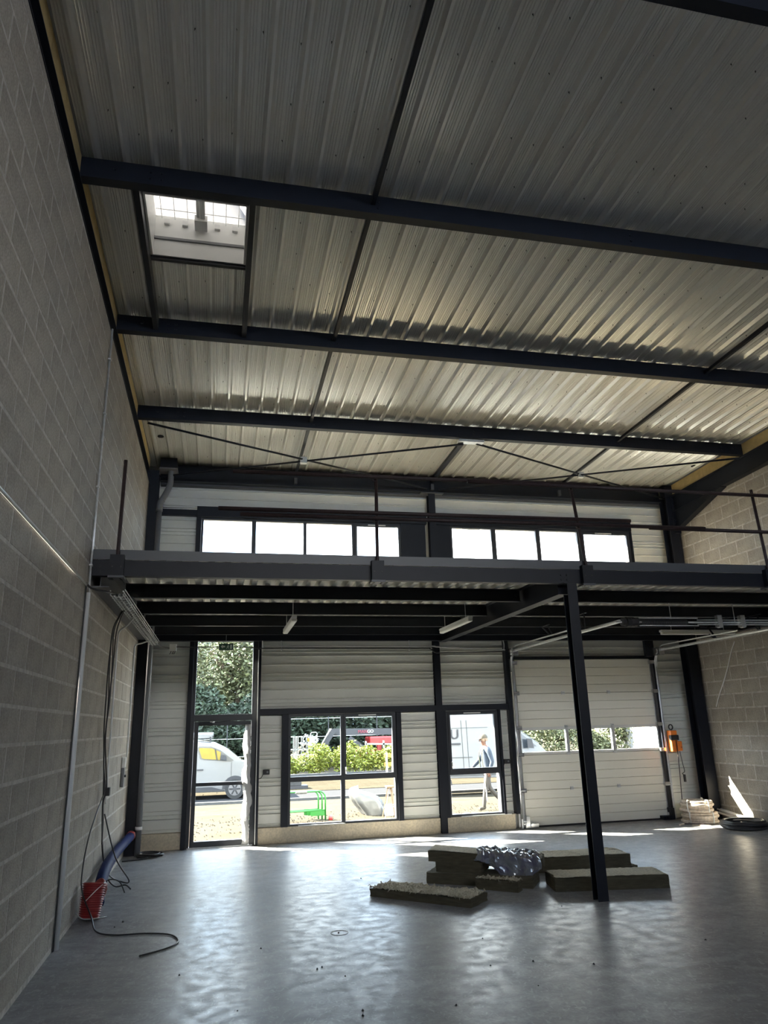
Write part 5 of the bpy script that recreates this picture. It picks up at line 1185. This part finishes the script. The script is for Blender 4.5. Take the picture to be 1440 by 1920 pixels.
# ------------------------------------------------------------------ boom lift behind the hedge
YL = 43.0
def L(x, z): return (1.435 + (x - 1.435) * YL / 34.0, YL, 1.95 + (z - 1.95) * YL / 34.0)
bl = thing('boom_lift', 'red and grey boom lift with a white basket behind the hedge', 'boom lift', (8.5, YL, -0.4))
g = []
def rod(name, a, b, w, m, h_=None, dy=0.0):
    a, b = Vector(L(*a)) + Vector((0, dy, 0)), Vector(L(*b)) + Vector((0, dy, 0)); return MB().bar(a, b, w, h_ or w, (0, 1, 0)).build(name, m, bl)
for zz in (1.55, 1.0, 0.50):
    for dy in (0, 0.9): rod('basket_rail', (4.6, zz), (5.45, zz), 0.05, M['liftwhite'], dy=dy)
for xx in (4.62, 4.85, 4.99, 5.22, 5.45):
    for dy in (0, 0.9): rod('basket_post', (xx, 0.48), (xx, 1.57), 0.05, M['liftwhite'], dy=dy)
g = MB(); a = Vector(L(4.58, 0.44)); b = Vector(L(5.5, 0.50)); g.box(a.x, a.y - 0.05, a.z, b.x, b.y + 0.95, b.z); g.build('basket_floor', M['liftgrey'], bl)
g = MB(); a = Vector(L(5.46, 1.15)); b = Vector(L(5.76, 1.52)); g.box(a.x, a.y, a.z, b.x, b.y + 0.5, b.z); g.build('control_box', M['liftwhite'], bl, bevel=0.03)
q = [L(5.55, 1.5), L(5.56, 1.68), L(5.62, 1.72), L(5.80, 1.72), L(5.85, 1.66), L(5.84, 1.38), L(5.74, 1.28)]
MB().tube(q, 0.035, 6).build('guard_loop', M['liftwhite'], bl)
MB().box(*L(5.40, 1.33), L(5.50, 1.48)[0], YL - 0.04, L(5.50, 1.48)[2]).build('yellow_tag', M['yellow'], bl)
rod('jib', (5.55, 0.95), (5.62, 1.15), 0.14, M['liftwhite'])
rod('lower_boom', (5.85, 0.70), (6.60, 1.80), 0.30, M['liftgrey'], 0.34); rod('cylinder', (5.90, 0.98), (6.42, 1.86), 0.06, M['chrome'], dy=-0.25)
rod('main_boom', (6.45, 1.72), (9.6, 1.66), 0.36, M['liftgrey'], 0.42, dy=0.3)
rod('rear_boom', (7.35, 1.45), (8.05, 0.95), 0.22, M['liftgrey'], 0.24, dy=0.2)
c_ = Vector(L(8.24, 1.12)); e_ = Vector(L(9.35, 1.46)); MB().box(c_.x, YL - 0.3, c_.z, e_.x, YL + 1.2, e_.z).build('counterweight', M['liftred'], bl, bevel=0.08)
c_ = Vector(L(7.55, 0.58)); e_ = Vector(L(9.3, 0.86)); MB().box(c_.x, YL - 0.2, c_.z, e_.x, YL + 1.2, e_.z).build('chassis', M['liftred'], bl, bevel=0.05)
c_ = Vector(L(8.56, 0.48)); e_ = Vector(L(8.76, 1.15)); MB().box(c_.x, YL - 0.45, c_.z, e_.x, YL - 0.2, e_.z).build('turret_post', M['liftred'], bl, bevel=0.03)
for (a, b) in (((7.98, 0.55), (7.98, 1.28)), ((8.80, 0.50), (8.80, 1.28)), ((7.98, 1.16), (9.3, 1.12))): rod('front_guard', a, b, 0.09, M['liftwhite'], dy=-0.75)
for xx in (7.75, 8.95): MB().cyl((L(xx, 0)[0], YL - 0.1, 0.05), (L(xx, 0)[0], YL + 0.3, 0.05), 0.45, 18).build('wheel', M['tyre'], bl)
M['signred'] = mat('red_lettering', (0.2, 0.02, 0.04), 0.5)
p = L(7.74, 1.625); text3d('lettering', 'MAN', bl, (p[0], YL + 0.06, p[2]), 0.26, M['signred'])
p = L(8.18, 1.635); text3d('lettering', 'GO', bl, (p[0], YL + 0.06, p[2]), 0.24, M['signwhite'])
# sign and fence wire behind the lift
fw2 = thing('mesh_fence', 'thin wire fence behind the parked machines', 'fence', (6, 45.2, -0.4))
for k in range(9): MB().cyl((-4 + 3.0 * k, 45.2, -0.4), (-4 + 3.0 * k, 45.2, 2.55), 0.03, 6).build('post', M['liftgrey'], fw2)
for zz in (2.45, 1.4, 0.4): MB().cyl((-4, 45.2, zz), (20, 45.2, zz), 0.012, 5).build('wire', M['galv'], fw2)
# slim grey posts of a railing beyond the sectional door
for k, x in enumerate((18.2,)): tag(MB().cyl((x, 33, -0.4), (x, 33, 1.75), 0.03, 6).build('fence_post', M['liftgrey']), 'thin dark fence post among the olive bushes', 'post')

# ------------------------------------------------------------------ things lying in the yard
def barrier(dy, dx, lab):
    y = 17.87 + dy; x1 = 3.95 + dx; x0 = 2.2; z = -0.12
    r = thing('crowd_barrier', lab, 'barrier', (3.1, y, z), 'green barriers in the yard')
    q = [(x1, y, z), (x1, y, 0.36)] + [(x1 - 0.15 + 0.15 * math.cos(a), y, 0.36 + 0.15 * math.sin(a)) for a in (0.4, 0.8, 1.2, 1.57)] + [(x0 + 0.15, y, 0.51), (x0, y, 0.36), (x0, y, z)]
    MB().tube(q, 0.018, 8).build('frame_tube', M['barrier'], r, smooth=True)
    MB().tube([(x0, y, 0.06), (x1, y, 0.10)], 0.014, 6).build('cross_rail', M['barrier'], r, smooth=True)
    MB().box(x1 - 0.34, y - 0.008, -0.02, x1 - 0.02, y + 0.008, 0.11).build('end_panel', M['barrier'], r)
barrier(0.0, 0.0, 'green tubular barrier in the yard, nearest of the three'); barrier(0.13, -0.06, 'green tubular barrier in the yard, middle of the three'); barrier(0.26, -0.13, 'green tubular barrier in the yard, farthest of the three')
tag(MB().box(3.25, 17.80, 0.47, 3.52, 17.90, 0.53).build('white_rag', M['sheet'], bevel=0.02), 'small white rag over the top tube of the green barriers', 'rag')
o = MB().tube([(4.06, 17.8, -0.12), (4.06, 17.8, -0.05), (4.06, 17.8, -0.02)], [0.05, 0.045, 0.02], 10).build('red_marker', M['red'], smooth=True); tag(o, 'small red plastic marker on the gravel beside the barriers', 'marker')
# white tarpaulin over a heap
rn = random.Random(61); vs = []; fs = []; N1, N2 = 26, 12
for i in range(N1):
    for j in range(N2 + 1):
        a = 2 * math.pi * i / N1; v = j / N2; rad = 1 - v ** 2.4
        rr_ = (0.40 + 0.04 * math.sin(5 * a) + rn.uniform(-.012, .012)) * rad ** 0.6
        vs.append((5.20 - 0.34 * v + rr_ * math.cos(a) * (0.62 + 0.75 * v if math.cos(a) < 0 else 0.85 + 0.5 * v), 18.55 + rr_ * math.sin(a) * 0.9, -0.118 + 0.64 * v ** 0.8 * (1 + 0.04 * math.sin(4 * a + 3 * v)) * (0.92 - 0.10 * math.cos(a) * v)))
for i in range(N1):
    for j in range(N2): a = i * (N2 + 1) + j; b = ((i + 1) % N1) * (N2 + 1) + j; fs.append((a, b, b + 1, a + 1))
o = MB().add(vs, fs).build('tarpaulin', M['sheet'], smooth=True); tag(o, 'white tarpaulin heaped over materials in the yard', 'tarpaulin')
ts = thing('trestle', 'small wooden trestle standing beside the white tarpaulin', 'trestle', (5.45, 17.7, -0.12))
MB().box(5.36, 17.58, 0.535, 5.54, 17.80, 0.575).build('top', M['wood'], ts, bevel=0.01)
for sx in (-1, 1):
    for sy in (-1, 1): MB().bar((5.45 + 0.03 * sx, 17.69 + 0.06 * sy, 0.54), (5.45 + 0.15 * sx, 17.69 + 0.16 * sy, -0.12), 0.022, 0.022).build('leg', M['wood'], ts)
    MB().bar((5.45 + 0.11 * sx, 17.56, 0.10), (5.45 + 0.11 * sx, 17.82, 0.10), 0.018, 0.018).build('rung', M['wood'], ts)
tag(MB().box(5.42, 17.95, -0.12, 5.85, 18.2, 0.12).build('white_crate', M['white'], bevel=0.01), 'white box behind the wooden trestle', 'box')
pk = thing('blue_pack', 'blue and white pack of materials on the paving', 'pack', (4.2, 30.5, -0.36))
MB().box(3.4, 30.2, -0.365, 5.0, 30.8, -0.25).build('pallet', M['liftgrey'], pk); MB().box(3.45, 30.25, -0.25, 4.75, 30.75, -0.02).build('load', M['kerb'], pk, bevel=0.02); MB().box(3.7, 30.2, -0.04, 4.5, 30.8, 0.02).build('blue_sheet', mat('blue_sheet', (0.03, 0.08, 0.2), 0.5), pk)
ob = thing('orange_barrier', 'orange and white plastic barrier in front of the hedge', 'barrier', (10.5, 36, -0.36))
for zz in (0.05, 0.45): MB().box(9.4, 35.97, zz, 11.6, 36.03, zz + 0.16).build('board', M['orange'], ob)
for xx in (9.5, 10.5, 11.5): MB().box(xx - 0.03, 35.93, -0.37, xx + 0.03, 36.07, 0.65).build('upright', M['white'], ob)

# ------------------------------------------------------------------ walking man
def person():
    ox, oy, oz = 8.08, 18.15, -0.115
    r = thing('person', 'man in beige cap, blue jacket and grey trousers walking to the left', 'person', (ox, oy, oz))
    # walks towards -X, seen from his left side; f: forward (-X), s: his left (-Y)
    def P(f, s, z): return (ox - f, oy - s, oz + z)
    V = []; Ed = []; Rd = []
    def v(p, a, b=None): V.append(p); Rd.append((a, b or a)); return len(V) - 1
    def e(*ids):
        for a, b in zip(ids, ids[1:]): Ed.append((a, b))
    pel = v(P(0.0, 0, 0.93), 0.125, 0.15); ab = v(P(0.0, 0, 1.06), 0.120, 0.15); ch = v(P(0.02, 0, 1.28), 0.125, 0.175); sh = v(P(0.015, 0, 1.42), 0.085, 0.13); nk = v(P(0.03, 0, 1.50), 0.055); hd0 = v(P(0.055, 0, 1.57), 0.068, 0.062); hd1 = v(P(0.06, 0, 1.64), 0.088, 0.075); hd2 = v(P(0.045, 0, 1.70), 0.075, 0.07)
    e(pel, ab, ch, sh, nk, hd0, hd1, hd2)
    for s, kf, kz, af, az, tf in ((1, 0.10, 0.50, 0.17, 0.085, 0.30), (-1, -0.06, 0.50, -0.38, 0.15, -0.27)):
        hp = v(P(0.0, 0.085 * s, 0.86), 0.095); kn = v(P(kf, 0.09 * s, kz), 0.066); cf = v(P(kf + (af - kf) * 0.35, 0.09 * s, kz - (kz - az) * 0.35), 0.062); an = v(P(af, 0.09 * s, az), 0.045); tz = 0.035 if s > 0 else 0.045
        hl = v(P(af - 0.03 if s > 0 else af - 0.02, 0.09 * s, 0.045 if s > 0 else 0.10), 0.042); to = v(P(tf, 0.095 * s, tz), 0.038, 0.032)
        e(pel, hp, kn, cf, an, hl); e(hl, to)
    hands = []
    for s, ef, ez, wf_, wz in ((1, -0.06, 1.13, 0.02, 0.92), (-1, 0.10, 1.15, 0.30, 0.98)):
        so = v(P(0.005, 0.19 * s, 1.39), 0.075); el = v(P(ef, 0.245 * s, ez), 0.055); fo = v(P(ef + (wf_ - ef) * 0.5, 0.24 * s, (ez + wz) / 2), 0.05); wr = v(P(wf_, 0.235 * s, wz), 0.032); pm_ = v(P(wf_ + 0.03, 0.23 * s, wz - 0.07), 0.034, 0.022)
        e(sh, so, el, fo, wr, pm_)
        for k in range(4):
            a = v(P(wf_ + 0.055 - 0.022 * k, (0.235 - 0.0) * s, wz - 0.12), 0.010); b = v(P(wf_ + 0.045 - 0.02 * k, 0.222 * s, wz - 0.155 + 0.005 * abs(k - 1)), 0.009); e(pm_, a, b)
        a = v(P(wf_ + 0.07, 0.215 * s, wz - 0.075), 0.011); b = v(P(wf_ + 0.08, 0.205 * s, wz - 0.11), 0.010); e(pm_, a, b)
    me = bpy.data.meshes.new('body'); me.from_pydata(V, Ed, [])
    o = bpy.data.objects.new('body', me); COL.objects.link(o)
    sk_ = o.modifiers.new('skin', 'SKIN'); sk_.use_smooth_shade = True
    for i, sv in enumerate(me.skin_vertices[0].data): sv.radius = Rd[i]; sv.use_root = (i == 0)
    o.modifiers.new('sub', 'SUBSURF').levels = 2
    bpy.context.view_layer.update()
    m2 = bpy.data.meshes.new_from_object(o.evaluated_get(bpy.context.evaluated_depsgraph_get())); bpy.data.objects.remove(o)
    for k in ('skin', 'jacket', 'trousers', 'boot'): m2.materials.append(M[k])
    m2.materials.clear()
    for k in ('skin', 'jacket', 'trousers', 'boot'): m2.materials.append(M[k])
    for p in m2.polygons:
        c = sum((m2.vertices[i].co for i in p.vertices), Vector()) / len(p.vertices); z = c.z - oz; f = ox - c.x; s = abs(oy - c.y)
        if z > 1.475: k = 0
        elif s > 0.175 and z < 0.955 - (0 if f < 0.15 else -0.03) and z > 0.6: k = 0
        elif z > 0.88: k = 1
        elif z < 0.13 or (f < -0.25 and z < 0.17): k = 3
        else: k = 2
        p.material_index = k; p.use_smooth = True
    b = bpy.data.objects.new('body', m2); link(b, r)
    # face, ear, hair
    g = MB(); g.tube([P(0.135, 0, 1.655), P(0.165, 0, 1.615), P(0.14, 0, 1.605)], [0.012, 0.018, 0.010], 6); g.build('nose', M['skin'], r, smooth=True)
    for s in (1, -1):
        MB().tube([P(0.03, 0.078 * s, 1.60), P(0.025, 0.088 * s, 1.64), P(0.035, 0.08 * s, 1.66)], [0.008, 0.016, 0.010], 6).build('ear', M['skin'], r, smooth=True)
        MB().tube([P(0.125, 0.03 * s, 1.66), P(0.134, 0.032 * s, 1.658)], 0.010, 8).build('eye', M['hair'], r)
        MB().tube([P(0.122, 0.012 * s, 1.682), P(0.118, 0.05 * s, 1.680)], 0.006, 5).build('eyebrow', M['hair'], r)
    MB().tube([P(0.128, 0.028, 1.565), P(0.134, 0, 1.562), P(0.128, -0.028, 1.565)], 0.006, 5).build('mouth', M['rust'], r)
    def dome(rx, ry, rz, cz, cf, zlo, mm, nm, n=18, m=7):
        vs = []; fs = []
        for j in range(m + 1):
            t = zlo + (1.5708 - zlo) * j / m
            for i in range(n):
                a = 2 * math.pi * i / n; vs.append(P(cf + rx * math.cos(t) * math.cos(a), ry * math.cos(t) * math.sin(a), cz + rz * math.sin(t)))
        for j in range(m):
            for i in range(n): fs.append((j * n + i, j * n + (i + 1) % n, (j + 1) * n + (i + 1) % n, (j + 1) * n + i))
        return MB().add(vs, fs).build(nm, mm, r, smooth=True)
    dome(0.100, 0.088, 0.10, 1.655, 0.030, -0.5, M['hair'], 'hair')
    cp = dome(0.112, 0.098, 0.105, 1.69, 0.048, -0.1, M['cap'], 'cap')
    vs = []; 
    for k in range(9):
        a = -1.1 + 2.2 * k / 8; vs.append(P(0.048 + 0.108 * math.cos(a), 0.094 * math.sin(a), 1.688)); vs.append(P(0.06 + 0.20 * math.cos(a) ** 0.7, 0.085 * math.sin(a), 1.672 - 0.012 * abs(math.sin(a))))
    br = MB().add(vs, [(2 * k, 2 * k + 1, 2 * k + 3, 2 * k + 2) for k in range(8)]).build('brim', M['cap'], cp); br.modifiers.new('t', 'SOLIDIFY').thickness = 0.006
    # open collar, harness straps, tool belt
    MB().tube([P(0.10, 0.05, 1.47), P(0.11, 0.02, 1.42), P(0.13, 0.0, 1.36)], [0.02, 0.025, 0.012], 6).build('shirt_collar', M['white'], r, smooth=True)
    for s in (1, -1): MB().tube(smooth_path([P(-0.05, 0.10 * s, 1.47), P(0.06, 0.105 * s, 1.46), P(0.15, 0.10 * s, 1.34), P(0.152, 0.10 * s, 1.15), P(0.135, 0.11 * s, 0.98)], 4), 0.012, 6).build('harness_strap', M['hivis'], r, smooth=True)
    for zz, rx, ry in ((0.945, 0.150, 0.180),):
        q = [P(0.015 + rx * math.cos(2 * math.pi * i / 24), ry * math.sin(2 * math.pi * i / 24), zz) for i in range(24)]
        MB().tube(q, 0.018, 6, closed=True).build('belt', M['hivis'], r, smooth=True)
    MB().tube(smooth_path([P(0.10, 0.19, 0.95), P(0.16, 0.21, 0.70), P(0.13, 0.20, 0.42), P(0.12, 0.19, 0.22)], 5), 0.008, 6).build('lanyard', M['white'], r, smooth=True)
    return r
person()
